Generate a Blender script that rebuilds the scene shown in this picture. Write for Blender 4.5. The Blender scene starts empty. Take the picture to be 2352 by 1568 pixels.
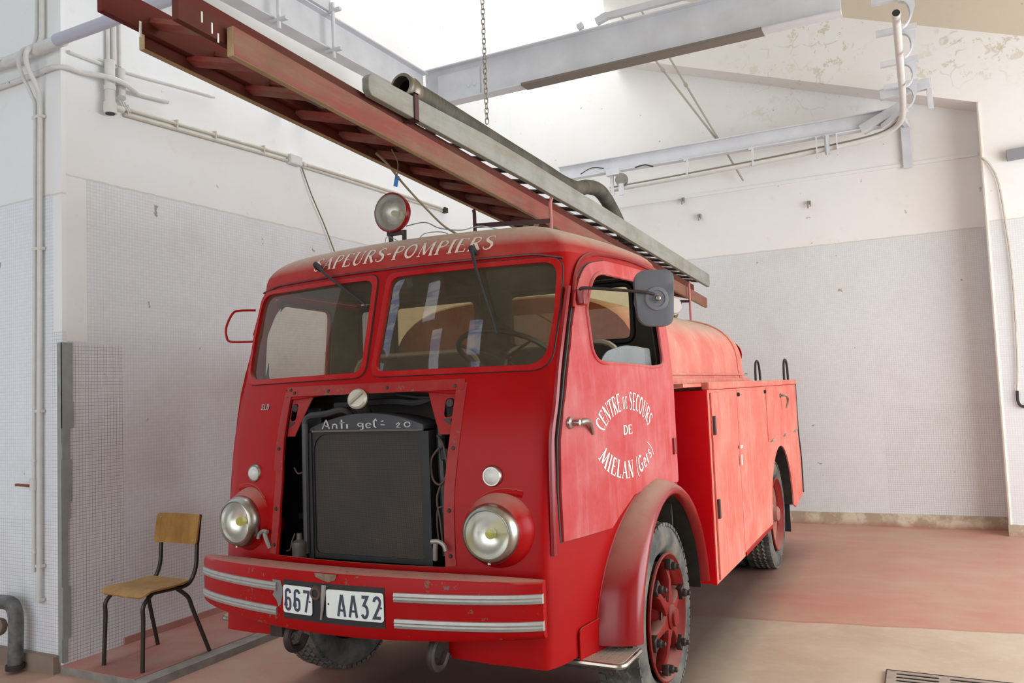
import bpy, bmesh, math, random
from math import sin, cos, pi, radians, sqrt, atan2
from mathutils import Vector, Matrix
from mathutils.geometry import delaunay_2d_cdt
random.seed(7)
SC = bpy.context.scene
COL = SC.collection
V = Vector

# ------------------------------------------------------------------ camera
cam_d = bpy.data.cameras.new('camera')
cam = bpy.data.objects.new('camera', cam_d); COL.objects.link(cam)
def cam_axes(yaw, pit, rol):
    B = Matrix(((1,0,0),(0,0,-1),(0,1,0)))
    Rz = Matrix(((cos(yaw),-sin(yaw),0),(sin(yaw),cos(yaw),0),(0,0,1)))
    Rx = Matrix(((1,0,0),(0,cos(pit),-sin(pit)),(0,sin(pit),cos(pit))))
    Rr = Matrix(((cos(rol),-sin(rol),0),(sin(rol),cos(rol),0),(0,0,1)))
    return Rr @ Rx @ B @ Rz
M = cam_axes(-0.46997421, -0.06247188, -0.04005224)
rot = Matrix((M[0], -M[1], -M[2])).transposed()
cam.matrix_world = Matrix.Translation((2.22, -3.87, 1.55)) @ rot.to_4x4()
cam_d.sensor_width = 36.0
cam_d.lens = 1857.0 * 36.0 / 2352.0
cam_d.clip_start = 0.05
SC.camera = cam

# ------------------------------------------------------------------ light and exposure
SC.view_settings.view_transform = 'Standard'
SC.view_settings.look = 'None'
SC.view_settings.gamma = 1.0
SC.view_settings.use_curve_mapping = False
SC.view_settings.exposure = 0.12
w = bpy.data.worlds.new('daylight'); SC.world = w; w.use_nodes = True
w.node_tree.nodes['Background'].inputs[0].default_value = (0.82, 0.93, 1.03, 1)
w.node_tree.nodes['Background'].inputs[1].default_value = 0.78

def area(name, loc, target, sx, sy, power, color=(1,1,1), spread=180):
    d = bpy.data.lights.new(name, 'AREA'); d.shape = 'RECTANGLE'; d.size = sx; d.size_y = sy
    d.energy = power; d.color = color; d.spread = radians(spread)
    o = bpy.data.objects.new(name, d); COL.objects.link(o)
    o.location = loc
    o.rotation_euler = (V(target) - V(loc)).to_track_quat('-Z', 'Y').to_euler()
    return o
# daylight: open doorway on the right, the skylight in the roof, plus an added fill light behind the camera
area('side_doorway_daylight', (6.6, 1.4, 2.1), (1.0, 1.4, 1.4), 5.8, 3.4, 415, (0.93, 0.975, 1.02))
area('skylight_daylight', (-1.75, 2.9, 7.3), (-1.75, 2.9, 0), 1.1, 4.6, 95, (0.95, 0.98, 1.0))
area('front_fill_light', (-0.5, -6.2, 2.2), (-0.8, 0.0, 1.8), 6.0, 3.4, 125, (0.93, 0.97, 1.0))

# ------------------------------------------------------------------ material helpers
class NB:
    def __init__(s, name):
        s.m = bpy.data.materials.new(name); s.m.use_nodes = True
        s.t = s.m.node_tree; s.b = s.t.nodes['Principled BSDF']
    def n(s, typ, **kw):
        x = s.t.nodes.new(typ)
        for k, v in kw.items():
            if k.startswith('i'):
                key = int(k[1:]) if k[1:].isdigit() else k[1:]
                s.put(x.inputs[key], v)
            else: setattr(x, k, v)
        return x
    def put(s, sock, v):
        if hasattr(v, 'links') and hasattr(v, 'node'): s.t.links.new(v, sock)
        else:
            if isinstance(v, (tuple, list)) and len(v) == 3 and sock.type == 'RGBA': v = (*v, 1)
            sock.default_value = v
    def math(s, op, a, b=0.0, clamp=False):
        return s.n('ShaderNodeMath', operation=op, use_clamp=clamp, i0=a, i1=b).outputs[0]
    def mix(s, f, a, b):
        x = s.t.nodes.new('ShaderNodeMix'); x.data_type = 'RGBA'
        s.put(x.inputs[0], f); s.put(x.inputs[6], a); s.put(x.inputs[7], b)
        return x.outputs[2]
    def noise(s, scale, detail=4, rough=0.55, vec=None, dist=0.0):
        x = s.t.nodes.new('ShaderNodeTexNoise'); x.inputs['Scale'].default_value = scale
        x.inputs['Detail'].default_value = detail; x.inputs['Roughness'].default_value = rough
        x.inputs['Distortion'].default_value = dist
        s.t.links.new(vec if vec is not None else s.coord(), x.inputs['Vector'])
        return x.outputs[0]
    def coord(s):
        if not hasattr(s, '_c'): s._c = s.n('ShaderNodeTexCoord').outputs['Object']
        return s._c
    def sep(s):
        if not hasattr(s, '_s'): s._s = s.n('ShaderNodeSeparateXYZ', i0=s.coord())
        return s._s.outputs
    def ramp(s, f, lo, hi, a=0.0, b=1.0):
        x = s.t.nodes.new('ShaderNodeMapRange'); x.clamp = True
        for k, v in enumerate((f, lo, hi, a, b)): s.put(x.inputs[k], v)
        return x.outputs[0]
    def scaled(s, v):
        return s.n('ShaderNodeVectorMath', operation='MULTIPLY', i0=s.coord(), i1=v).outputs[0]
    def out(s, **kw):
        for k, v in kw.items(): s.put(s.b.inputs[k.replace('_', ' ')], v)
        return s.m
    def bump(s, h, strength=0.3, dist=0.01):
        x = s.n('ShaderNodeBump', i0=strength, i1=dist)
        s.put(x.inputs['Height'], h)
        s.t.links.new(x.outputs[0], s.b.inputs['Normal'])
    def up(s):
        g = s.n('ShaderNodeNewGeometry')
        return s.n('ShaderNodeSeparateXYZ', i0=g.outputs['Normal']).outputs[2]

def simple(name, col, rough=0.5, metal=0.0, var=0.0, scale=8.0, col2=None, **kw):
    b = NB(name)
    if var > 0:
        f = b.ramp(b.noise(scale), 0.35, 0.7, 0, var)
        c = b.mix(f, col, col2 or tuple(x*0.45 for x in col))
    else: c = col
    return b.out(Base_Color=c, Roughness=rough, Metallic=metal, **kw)

DUST = (0.50, 0.42, 0.33)
def paint(name, base, fade=0.05, var=0.25, dustcol=(0.62, 0.36, 0.30), top=0.75, rough=0.38, chips=0.0, streak=0.0, spec=0.13):
    b = NB(name)
    n1 = b.noise(2.3, 5, 0.6); n2 = b.noise(14, 6, 0.65)
    f = b.math('ADD', b.ramp(n1, 0.4, 0.7, 0, var), b.ramp(n2, 0.45, 0.8, 0, var*0.5))
    if streak:
        n3 = b.noise(3.0, 4, 0.6, vec=b.scaled((9, 9, 0.8)))
        f = b.math('ADD', f, b.ramp(n3, 0.5, 0.75, 0, streak))
    f = b.math('ADD', f, fade, clamp=True)
    c = b.mix(f, base, dustcol)
    u = b.up()
    tf = b.math('MULTIPLY', b.ramp(u, 0.38, 0.97, 0, top), b.ramp(n2, 0.2, 0.6, 0.7, 1.0))
    c = b.mix(tf, c, DUST)
    if chips:
        n4 = b.noise(38, 5, 0.7)
        n5 = b.noise(4, 3, 0.6)
        cf = b.ramp(b.math('ADD', n4, b.math('MULTIPLY', n5, 0.45)), 0.93 - chips, 0.97 - chips)
        c = b.mix(cf, c, (0.16, 0.10, 0.07))
    r = b.math('ADD', b.math('MULTIPLY', b.math('ADD', f, tf), 0.45), rough, clamp=True)
    return b.out(Base_Color=c, Roughness=r, Specular_IOR_Level=spec)

RED = (0.345, 0.002, 0.003)
M_RED = paint('red_cab_paint', RED, 0.0, 0.05, dustcol=(0.40, 0.08, 0.07), top=0.5, rough=0.30, chips=0.0)
M_ROOF = paint('red_roof_paint', RED, 0.12, 0.22, dustcol=(0.40, 0.15, 0.12), top=1.1, rough=0.42)
M_DOOR = paint('red_door_paint', (0.46, 0.014, 0.016), 0.14, 0.36, dustcol=(0.60, 0.27, 0.26), top=0.6, rough=0.4, streak=0.25)
M_BOX = paint('faded_red_body_paint', (0.60, 0.055, 0.04), 0.30, 0.40, dustcol=(0.72, 0.33, 0.25), top=0.9, rough=0.5, streak=0.25)
M_TANK = paint('faded_red_tank_paint', (0.52, 0.07, 0.055), 0.30, 0.35, dustcol=(0.72, 0.36, 0.28), top=1.0, rough=0.5, streak=0.2)
M_CLEAN = paint('fresh_red_paint', (0.85, 0.003, 0.010), 0.0, 0.02, top=0.2, rough=0.4)
M_FRAME = paint('windshield_frame_red', (0.38, 0.004, 0.005), 0.0, 0.06, top=0.4, rough=0.3, chips=0.02)
M_BUMP = paint('chipped_bumper_paint', RED, 0.0, 0.04, dustcol=(0.40, 0.10, 0.09), top=0.45, rough=0.36, chips=0.06)
M_FENDER = paint('dark_red_fender_paint', (0.26, 0.003, 0.005), 0.0, 0.05, dustcol=(0.45, 0.12, 0.11), top=0.75, rough=0.22, spec=0.4)
M_WHEELRED = paint('red_wheel_paint', (0.20, 0.008, 0.007), 0.02, 0.14, dustcol=(0.22, 0.09, 0.07), top=0.4, rough=0.45, chips=0.03)
M_CHROME = simple('aged_chrome', (0.50, 0.47, 0.42), 0.3, 1.0, 0.7, 12, (0.24, 0.20, 0.15))
M_TRIM = simple('dull_aluminium_trim', (0.42, 0.40, 0.37), 0.5, 0.5, 0.4, 30, (0.30, 0.28, 0.25))
M_REFLECT = simple('lamp_reflector', (0.93, 0.92, 0.90), 0.30, 0.85)
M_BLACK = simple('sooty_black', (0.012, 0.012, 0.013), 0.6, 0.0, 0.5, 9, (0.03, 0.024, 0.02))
M_IRON = simple('dark_iron', (0.035, 0.028, 0.026), 0.55, 0.4, 0.5, 20, (0.09, 0.05, 0.035))
M_RUBBER = simple('tyre_rubber', (0.045, 0.046, 0.044), 0.75, 0.0, 0.9, 7, (0.20, 0.18, 0.145))
M_SEAL = simple('rubber_seal', (0.035, 0.014, 0.012), 0.7)
M_DRIP = simple('dark_red_edge', (0.11, 0.008, 0.008), 0.5)
M_GREYPLASTIC = simple('grey_mirror_plastic', (0.11, 0.11, 0.12), 0.5)
M_LETTER = simple('cream_lettering', (0.72, 0.62, 0.52), 0.6, 0.0, 0.35, 40, (0.55, 0.30, 0.24))
M_LETTERW = simple('white_lettering', (0.85, 0.78, 0.70), 0.6, 0.0, 0.25, 60, (0.75, 0.50, 0.45))
M_PLATE = simple('plate_white', (0.78, 0.80, 0.76), 0.5, 0.0, 0.3, 14, (0.62, 0.62, 0.56))
M_PLATETXT = simple('plate_figures', (0.045, 0.048, 0.075), 0.5)
M_CHALK = simple('chalk', (0.45, 0.43, 0.42), 0.9)
M_INTERIOR = simple('cab_interior', (0.05, 0.040, 0.032), 0.8, 0.0, 0.5, 6, (0.10, 0.085, 0.06))
M_SEAT = simple('dark_seat_leather', (0.030, 0.018, 0.018), 0.55)
M_GREYPAINT = simple('grey_steel_paint', (0.66, 0.67, 0.70), 0.45, 0.0, 0.25, 5, (0.33, 0.33, 0.34))
M_WHITEPAINT = simple('white_pipe_paint', (0.66, 0.65, 0.62), 0.45, 0.0, 0.3, 14, (0.50, 0.46, 0.40))
M_CREAMPIPE = simple('yellowed_pipe_paint', (0.60, 0.56, 0.48), 0.55, 0.0, 0.5, 12, (0.42, 0.37, 0.28))
M_ROPE = simple('hemp_rope', (0.22, 0.17, 0.10), 0.9)
M_BLUE = simple('blue_tape', (0.03, 0.16, 0.42), 0.6)
M_STEELTUBE = simple('dark_bronze_tube', (0.050, 0.042, 0.036), 0.38, 0.5)
M_YELLOW = simple('yellow_bulb_cup', (0.62, 0.56, 0.06), 0.3)
M_WHITEMARK = simple('white_mark', (0.75, 0.70, 0.68), 0.7)

def wood(name, a, bcol, scale=(1, 0.12, 1), rough=0.65, top=0.5, amt=1.0):
    b = NB(name)
    n1 = b.noise(9, 6, 0.7, vec=b.scaled(scale)); n2 = b.noise(5, 5, 0.65)
    c = b.mix(b.ramp(n1, 0.42, 0.68, 0, amt), a, bcol)
    c = b.mix(b.ramp(n2, 0.45, 0.75, 0, 0.45), c, tuple(x*0.55 for x in bcol))
    tf = b.ramp(b.up(), 0.4, 0.95, 0, top)
    c = b.mix(tf, c, (0.42, 0.36, 0.28))
    b.bump(n1, 0.15, 0.005)
    return b.out(Base_Color=c, Roughness=rough, Specular_IOR_Level=0.2)
M_LADRED = wood('worn_red_ladder_wood', (0.25, 0.062, 0.050), (0.22, 0.145, 0.095), amt=1.0, top=.35)
M_LADDARK = wood('dark_red_ladder_wood', (0.105, 0.014, 0.010), (0.085, 0.034, 0.020), amt=0.9, top=.25)
M_LADEDGE = wood('bare_ladder_edge', (0.42, 0.30, 0.17), (0.30, 0.19, 0.10))
M_LADRUNG = wood('worn_red_rung', (0.20, 0.028, 0.020), (0.20, 0.115, 0.080), scale=(0.3, 1, 1))
M_LADGREY = wood('weathered_grey_ladder_wood', (0.32, 0.325, 0.30), (0.26, 0.225, 0.165), amt=0.9, top=0.3)
M_PLY = wood('varnished_plywood', (0.43, 0.235, 0.07), (0.30, 0.145, 0.04), scale=(1, 1, 0.25), rough=0.45, top=0.15)

def hose_mat():
    b = NB('corrugated_rubber_hose')
    return b.out(Base_Color=b.mix(b.ramp(b.noise(6), 0.4, 0.7), (0.060, 0.052, 0.038), (0.13, 0.112, 0.082)), Roughness=0.7)
M_HOSE = hose_mat()

def radiator_mat():
    b = NB('radiator_core')
    s = b.sep()
    fx = b.math('FRACT', b.math('MULTIPLY', s[0], 1/0.0052)); fz = b.math('FRACT', b.math('MULTIPLY', s[2], 1/0.0042))
    g = b.math('MULTIPLY', b.math('GREATER_THAN', fx, 0.35), b.math('GREATER_THAN', fz, 0.4))
    n = b.ramp(b.noise(3.2, 4), 0.4, 0.7)
    c = b.mix(n, (0.060, 0.050, 0.042), (0.105, 0.068, 0.044))
    c = b.mix(g, (0.012, 0.011, 0.010), c)
    return b.out(Base_Color=c, Roughness=0.75)
M_RADIATOR = radiator_mat()

def glass_mat(name, dust, tint=(0.75, 0.70, 0.58), dcol=(0.20, 0.17, 0.13), lo=0.3, hi=0.75):
    # transparent pane under a film of dust
    b = NB(name); t = b.t
    tr = b.n('ShaderNodeBsdfTransparent', i0=tint)
    gl = b.n('ShaderNodeBsdfGlossy', i0=(0.9, 0.9, 0.9)); gl.inputs['Roughness'].default_value = 0.012
    df = b.n('ShaderNodeBsdfDiffuse', i0=dcol)
    fr = b.n('ShaderNodeFresnel', i0=1.5)
    m1 = b.n('ShaderNodeMixShader'); b.put(m1.inputs[0], fr.outputs[0]); b.put(m1.inputs[1], tr.outputs[0]); b.put(m1.inputs[2], gl.outputs[0])
    m2 = b.n('ShaderNodeMixShader')
    b.put(m2.inputs[0], b.ramp(b.noise(5, 6, 0.7), lo, hi, dust*0.55, dust*1.35)); b.put(m2.inputs[1], m1.outputs[0]); b.put(m2.inputs[2], df.outputs[0])
    out = [x for x in t.nodes if x.type == 'OUTPUT_MATERIAL'][0]
    t.links.new(m2.outputs[0], out.inputs[0])
    return b.m
M_WINDSHIELD = glass_mat('dusty_windshield_glass', 0.25, tint=(.78, .73, .62), dcol=(0.20, 0.155, 0.10))
M_SIDEGLASS = glass_mat('smeared_side_glass', 0.42, tint=(0.8, 0.85, 0.85), dcol=(0.35, 0.37, 0.37))
M_REARGLASS = glass_mat('rear_window_glass', 0.12, tint=(0.95, 0.82, 0.50), dcol=(0.4, 0.3, 0.15))
M_LENS = glass_mat('lamp_lens_glass', 0.10, tint=(0.93, 0.92, 0.88), dcol=(0.5, 0.48, 0.42))

def plaster(name, plane, tile_z=None, base=(0.81, 0.815, 0.82), tilecol=(0.74, 0.76, 0.79), strong=None, peel=0.0, stain=None):
    # plane: 0 -> tiles laid in x,z ; 1 -> tiles laid in y,z
    b = NB(name); s = b.sep(); h = s[0] if plane == 0 else s[1]; z = s[2]
    n1 = b.noise(1.1, 5, 0.6); n2 = b.noise(7, 6, 0.65); n3 = b.noise(28, 4, 0.6)
    c = b.mix(b.ramp(n1, 0.35, 0.7, 0, 0.5), base, tuple(x*y for x, y in zip(base, (0.93, 0.90, 0.86))))
    c = b.mix(b.ramp(n2, 0.60, 0.78, 0, 0.35), c, tuple(x*y for x, y in zip(base, (0.80, 0.73, 0.62))))
    spots = b.ramp(b.noise(11, 3, 0.5), 0.735, 0.76)
    c = b.mix(b.math('MULTIPLY', spots, 0.55), c, (0.30, 0.24, 0.18))
    hgt = b.math('MULTIPLY', n3, 0.25)
    if peel:
        vo = b.n('ShaderNodeTexVoronoi', feature='DISTANCE_TO_EDGE'); vo.inputs['Scale'].default_value = 3.4
        dv = b.n('ShaderNodeVectorMath', operation='ADD', i0=b.coord())
        nn = b.n('ShaderNodeTexNoise'); nn.inputs['Scale'].default_value = 3.0; b.t.links.new(b.coord(), nn.inputs['Vector'])
        b.t.links.new(b.n('ShaderNodeVectorMath', operation='SCALE', i0=nn.outputs[1], i3=0.45).outputs[0], dv.inputs[1])
        b.t.links.new(dv.outputs[0], vo.inputs['Vector'])
        area_ = b.math('MULTIPLY', b.ramp(z, peel, peel+0.45), b.ramp(b.noise(1.3, 3), 0.42, 0.56))
        area_ = b.math('MULTIPLY', area_, b.ramp(s[0], 0.2, 1.4))
        crack = b.math('MULTIPLY', b.math('MULTIPLY', b.ramp(vo.outputs['Distance'], 0.035, 0.0), area_), b.ramp(b.noise(5, 2), .5, .56))
        patch = b.math('MULTIPLY', b.ramp(b.noise(7.5, 5, 0.75), 0.575, 0.595), area_)
        c = b.mix(b.math('MULTIPLY', crack, 0.5), c, (0.42, 0.34, 0.22))
        c = b.mix(b.math('MULTIPLY', patch, 0.55), c, (0.50, 0.42, 0.27))
        hgt = b.math('ADD', hgt, b.math('MULTIPLY', patch, -1.5))
    if tile_z:
        P = 0.0215
        fh = b.math('FRACT', b.math('MULTIPLY', h, 1/P)); fz = b.math('FRACT', b.math('MULTIPLY', z, 1/P))
        grout = b.math('MAXIMUM', b.math('LESS_THAN', fh, 0.13), b.math('LESS_THAN', fz, 0.13))
        cell = b.n('ShaderNodeTexWhiteNoise'); 
        fl = b.n('ShaderNodeVectorMath', operation='FLOOR', i0=b.scaled((1/P, 1/P, 1/P)))
        comb = b.n('ShaderNodeCombineXYZ', i0=b.n('ShaderNodeSeparateXYZ', i0=fl.outputs[0]).outputs[plane], i1=b.math('FLOOR', b.math('MULTIPLY', z, 1/P)))
        b.t.links.new(comb.outputs[0], cell.inputs['Vector'])
        tc = b.mix(b.math('MULTIPLY', cell.outputs[0], 0.3), tilecol, tuple(x*0.86 for x in tilecol))
        gs = 0.22
        if strong:
            m = None
            for (h0, h1, z0, z1, v) in strong:
                q = b.math('MULTIPLY', b.math('MULTIPLY', b.math('GREATER_THAN', h, h0), b.math('LESS_THAN', h, h1)),
                           b.math('MULTIPLY', b.math('GREATER_THAN', z, z0), b.math('LESS_THAN', z, z1)))
                q = b.math('MULTIPLY', q, v)
                m = q if m is None else b.math('MAXIMUM', m, q)
            gs = b.math('ADD', m, 0.20)
            tc = b.mix(b.math('MULTIPLY', m, 0.25), tc, (0.72, 0.71, 0.74))
        tc = b.mix(b.math('MULTIPLY', grout, gs), tc, (0.26, 0.21, 0.18))
        tc = b.mix(b.math('MULTIPLY', b.ramp(b.noise(2.2, 4), 0.55, 0.75), 0.25), tc, (0.50, 0.44, 0.38))
        tc = b.mix(b.math('MULTIPLY', spots, 0.7), tc, (0.22, 0.13, 0.08))
        edge = b.math('ADD', z, b.math('MULTIPLY', b.math('SUBTRACT', n2, 0.5), 0.03))
        mask = b.math('LESS_THAN', edge, tile_z)
        if plane == 1: mask = b.math('MULTIPLY', mask, b.math('MAXIMUM', b.math('GREATER_THAN', h, -0.585), b.math('LESS_THAN', z, 1.97)))
        if plane == 0 and base[0] > .83: mask = b.math('MULTIPLY', mask, b.math('MAXIMUM', b.math('LESS_THAN', h, -2.50), b.math('LESS_THAN', z, 2.03)))
        c = b.mix(mask, c, tc)
        line = b.math('MULTIPLY', b.math('LESS_THAN', b.math('ABSOLUTE', b.math('SUBTRACT', edge, tile_z)), 0.006), 0.35)
        c = b.mix(line, c, (0.45, 0.38, 0.28))
        hgt = b.math('ADD', hgt, b.math('MULTIPLY', b.math('MULTIPLY', grout, mask), -0.5))
        r = b.math('SUBTRACT', 0.75, b.math('MULTIPLY', mask, 0.38))
    else: r = 0.8
    b.bump(hgt, 0.25, 0.004)
    return b.out(Base_Color=c, Roughness=r)

M_WALL_LEFT = plaster('left_wall_plaster_and_mosaic', 1, 3.0, strong=[(-0.75, -0.335, 0.0, 1.95, 0.45), (-0.335, 1.4, 0.0, 0.75, 0.22)])
M_WALL_BACK = plaster('back_wall_plaster_and_mosaic', 0, 3.02, base=(0.80, 0.79, 0.77), tilecol=(0.70, 0.705, 0.70), strong=[(1.8, 2.85, 0.1, 1.25, 0.30), (1.5, 2.9, 1.25, 1.9, 0.08)], peel=4.25)
M_WALL_FRONT = plaster('front_wall_plaster_and_mosaic', 0, 2.88, base=(0.84, 0.84, 0.83), tilecol=(0.80, 0.82, 0.85), strong=[(-2.52, -2.42, 0.0, 2.3, 0.30), (-4, -2.42, 0.0, 0.9, 0.22)])
M_PLASTER = plaster('plain_plaster', 0)
M_CEIL = plaster('cream_ceiling', 0, base=(0.74, 0.68, 0.55))

def floor_mat():
    b = NB('painted_concrete_floor'); s = b.sep()
    n1 = b.noise(1.6, 6, 0.65, dist=0.6); n2 = b.noise(9, 6, 0.7); n3 = b.noise(3.0, 5, 0.6, vec=b.scaled((0.7, 1.4, 1)))
    pink = b.mix(b.ramp(n1, 0.35, 0.68), (0.47, 0.225, 0.165), (0.46, 0.31, 0.225))
    pink = b.mix(b.ramp(n3, 0.48, 0.72, 0, 0.3), pink, (0.56, 0.38, 0.31))
    pink = b.mix(b.ramp(n2, 0.58, 0.8, 0, 0.5), pink, (0.40, 0.17, 0.12))
    conc = b.mix(b.ramp(n1, 0.35, 0.7), (0.54, 0.45, 0.34), (0.45, 0.35, 0.255))
    conc = b.mix(b.ramp(n2, 0.5, 0.8, 0, 0.5), conc, (0.62, 0.56, 0.46))
    yy = b.math('ADD', s[1], b.math('MULTIPLY', b.math('SUBTRACT', b.noise(4, 4), 0.5), 0.06))
    edge = b.math('ADD', b.math('MULTIPLY', s[0], 0.13), 1.50)
    m = b.ramp(b.math('SUBTRACT', yy, edge), -0.012, 0.012)
    m = b.math('MAXIMUM', m, b.ramp(s[0], 0.55, 0.45))
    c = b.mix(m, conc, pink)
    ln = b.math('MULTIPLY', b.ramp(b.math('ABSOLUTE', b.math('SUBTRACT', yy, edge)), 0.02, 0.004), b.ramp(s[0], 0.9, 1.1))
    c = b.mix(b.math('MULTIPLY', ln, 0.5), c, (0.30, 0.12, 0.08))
    under_shade = b.math('MULTIPLY', b.ramp(s[0], -0.9, -0.5), b.ramp(s[0], 1.25, 0.9))  # shade beneath the truck, painted into the floor colour
    under_shade = b.math('MULTIPLY', under_shade, b.ramp(s[1], 4.5, 3.8))
    c = b.mix(b.math('MULTIPLY', under_shade, 0.8), c, (0.085, 0.045, 0.042))
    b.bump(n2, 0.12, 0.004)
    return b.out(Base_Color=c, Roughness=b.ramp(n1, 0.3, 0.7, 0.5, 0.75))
M_FLOOR = floor_mat()
M_CURBTOP = simple('worn_pink_paint', (0.40, 0.16, 0.13), 0.6, 0.0, 0.8, 5, (0.40, 0.25, 0.21))
M_CONCRETE = simple('bare_concrete', (0.30, 0.275, 0.245), 0.85, 0.0, 0.7, 10, (0.15, 0.13, 0.115))
def base_mat():
    b = NB('stained_skirting_render'); s = b.sep()
    c = b.mix(b.ramp(b.noise(6, 5, 0.65), 0.45, 0.6), (0.40, 0.31, 0.22), (0.60, 0.53, 0.40))
    c = b.mix(b.math('MULTIPLY', b.ramp(b.math('ADD', s[2], b.math('MULTIPLY', b.noise(5, 4), 0.09)), 0.10, 0.03), 0.85), c, (0.33, 0.12, 0.08))
    return b.out(Base_Color=c, Roughness=0.85)
M_SKIRT = base_mat()

# ------------------------------------------------------------------ mesh helpers
def finish(name, bm, mat, parent=None, smooth=38, bevel=0.0, solid=0.0, doubles=0.0, recalc=True):
    if doubles: bmesh.ops.remove_doubles(bm, verts=bm.verts, dist=doubles)
    if recalc: bmesh.ops.recalc_face_normals(bm, faces=bm.faces)
    me = bpy.data.meshes.new(name); bm.to_mesh(me); bm.free()
    mats = mat if isinstance(mat, (list, tuple)) else [mat]
    for m in mats: me.materials.append(m)
    if smooth:
        for p in me.polygons: p.use_smooth = True
    o = bpy.data.objects.new(name, me); COL.objects.link(o)
    if solid:
        md = o.modifiers.new('solid', 'SOLIDIFY'); md.thickness = solid; md.offset = 0
    if bevel:
        md = o.modifiers.new('bevel', 'BEVEL'); md.width = bevel; md.segments = 2; md.limit_method = 'ANGLE'; md.angle_limit = radians(35)
    if smooth:
        md = o.modifiers.new('split', 'EDGE_SPLIT'); md.split_angle = radians(smooth)
    if parent is not None: attach(o, parent)
    return o
def attach(o, parent):
    o.parent = parent
    L = V(parent.location) if parent.parent is None else V((0, 0, 0))
    o.matrix_parent_inverse = Matrix.Translation(-L) if L.length else Matrix.Identity(4)
def tag(o, label, cat, group=None, kind=None):
    o['label'] = label; o['category'] = cat
    if group: o['group'] = group
    if kind: o['kind'] = kind
    return o
def struct(o): o['kind'] = 'structure'; return o
def root(name, loc, label, cat, group=None):
    o = bpy.data.objects.new(name, None); COL.objects.link(o); o.location = loc; o.empty_display_size = 0.1
    return tag(o, label, cat, group)
def box(bm, c, s, R=None, mi=0):
    c = V(c); vs = []
    for z in (-.5, .5):
        for y in (-.5, .5):
            for x in (-.5, .5):
                p = V((x*s[0], y*s[1], z*s[2]))
                if R is not None: p = R @ p
                vs.append(bm.verts.new(c + p))
    for f in ((0,1,3,2),(4,6,7,5),(0,4,5,1),(2,3,7,6),(0,2,6,4),(1,5,7,3)):
        bm.faces.new([vs[i] for i in f]).material_index = mi
def bar(bm, a, b_, w, h, up=(0, 0, 1), mi=0):
    # rectangular bar from a to b, w sideways, h along up
    a = V(a); b_ = V(b_); d = (b_ - a).normalized(); u = V(up); s = d.cross(u).normalized(); u = s.cross(d).normalized()
    R = Matrix((s, d, u)).transposed()
    box(bm, (a+b_)/2, (w, (b_-a).length, h), R, mi)
def frames(pts, closed=False):
    P = [V(p) for p in pts]; n = len(P); T = []
    for i in range(n):
        if closed: t = P[(i+1) % n] - P[i-1]
        else: t = P[min(i+1, n-1)] - P[max(i-1, 0)]
        T.append(t.normalized())
    a = V((0, 0, 1)) if abs(T[0].z) < 0.9 else V((1, 0, 0))
    N = [(a - T[0]*a.dot(T[0])).normalized()]
    for i in range(1, n):
        v = N[-1] - T[i]*N[-1].dot(T[i]); N.append(v.normalized())
    return P, T, N
def tube(bm, pts, r, seg=10, closed=False, caps=True, mi=0, flat=1.0):
    P, T, N = frames(pts, closed); rings = []
    for i, (p, t, nn) in enumerate(zip(P, T, N)):
        b_ = t.cross(nn); rr = r[i] if isinstance(r, (list, tuple)) else r
        rings.append([bm.verts.new(p + nn*cos(2*pi*k/seg)*rr + b_*sin(2*pi*k/seg)*rr*flat) for k in range(seg)])
    m = len(rings)
    for i in range(m if closed else m-1):
        a, c = rings[i], rings[(i+1) % m]
        for k in range(seg): bm.faces.new((a[k], a[(k+1) % seg], c[(k+1) % seg], c[k])).material_index = mi
    if caps and not closed:
        bm.faces.new(rings[0][::-1]).material_index = mi; bm.faces.new(rings[-1]).material_index = mi
def lathe(bm, prof, c, axis, seg=40, mi=0, close=False, ref=None):
    # prof: (radius, height along axis)
    ax = V(axis).normalized(); a = V((0, 0, 1)) if abs(ax.z) < 0.9 else V((1, 0, 0))
    u = (a - ax*a.dot(ax)).normalized(); w_ = ax.cross(u); c = V(c); rings = []
    for r, h in prof:
        if r < 1e-6: rings.append([bm.verts.new(c + ax*h)])
        else: rings.append([bm.verts.new(c + ax*h + (u*cos(2*pi*k/seg) + w_*sin(2*pi*k/seg))*r) for k in range(seg)])
    L = list(zip(rings, rings[1:]))
    if close: L.append((rings[-1], rings[0]))
    for a_, b_ in L:
        for k in range(seg):
            k2 = (k+1) % seg
            if len(a_) == 1 and len(b_) == 1: continue
            if len(a_) == 1: f = (a_[0], b_[k2], b_[k])
            elif len(b_) == 1: f = (a_[k], a_[k2], b_[0])
            else: f = (a_[k], a_[k2], b_[k2], b_[k])
            bm.faces.new(f).material_index = mi
def cyl(bm, a, b_, r, seg=14, mi=0):
    tube(bm, [a, b_], r, seg, mi=mi)
def smooth_path(pts, n=8):
    P = [V(p) for p in pts]; out = []
    for i in range(len(P)-1):
        p0 = P[max(i-1, 0)]; p1 = P[i]; p2 = P[i+1]; p3 = P[min(i+2, len(P)-1)]
        for k in range(n):
            t = k/n
            out.append(0.5*((2*p1) + (p2-p0)*t + (2*p0-5*p1+4*p2-p3)*t*t + (3*p1-p0-3*p2+p3)*t**3))
    out.append(P[-1]); return out
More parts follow.
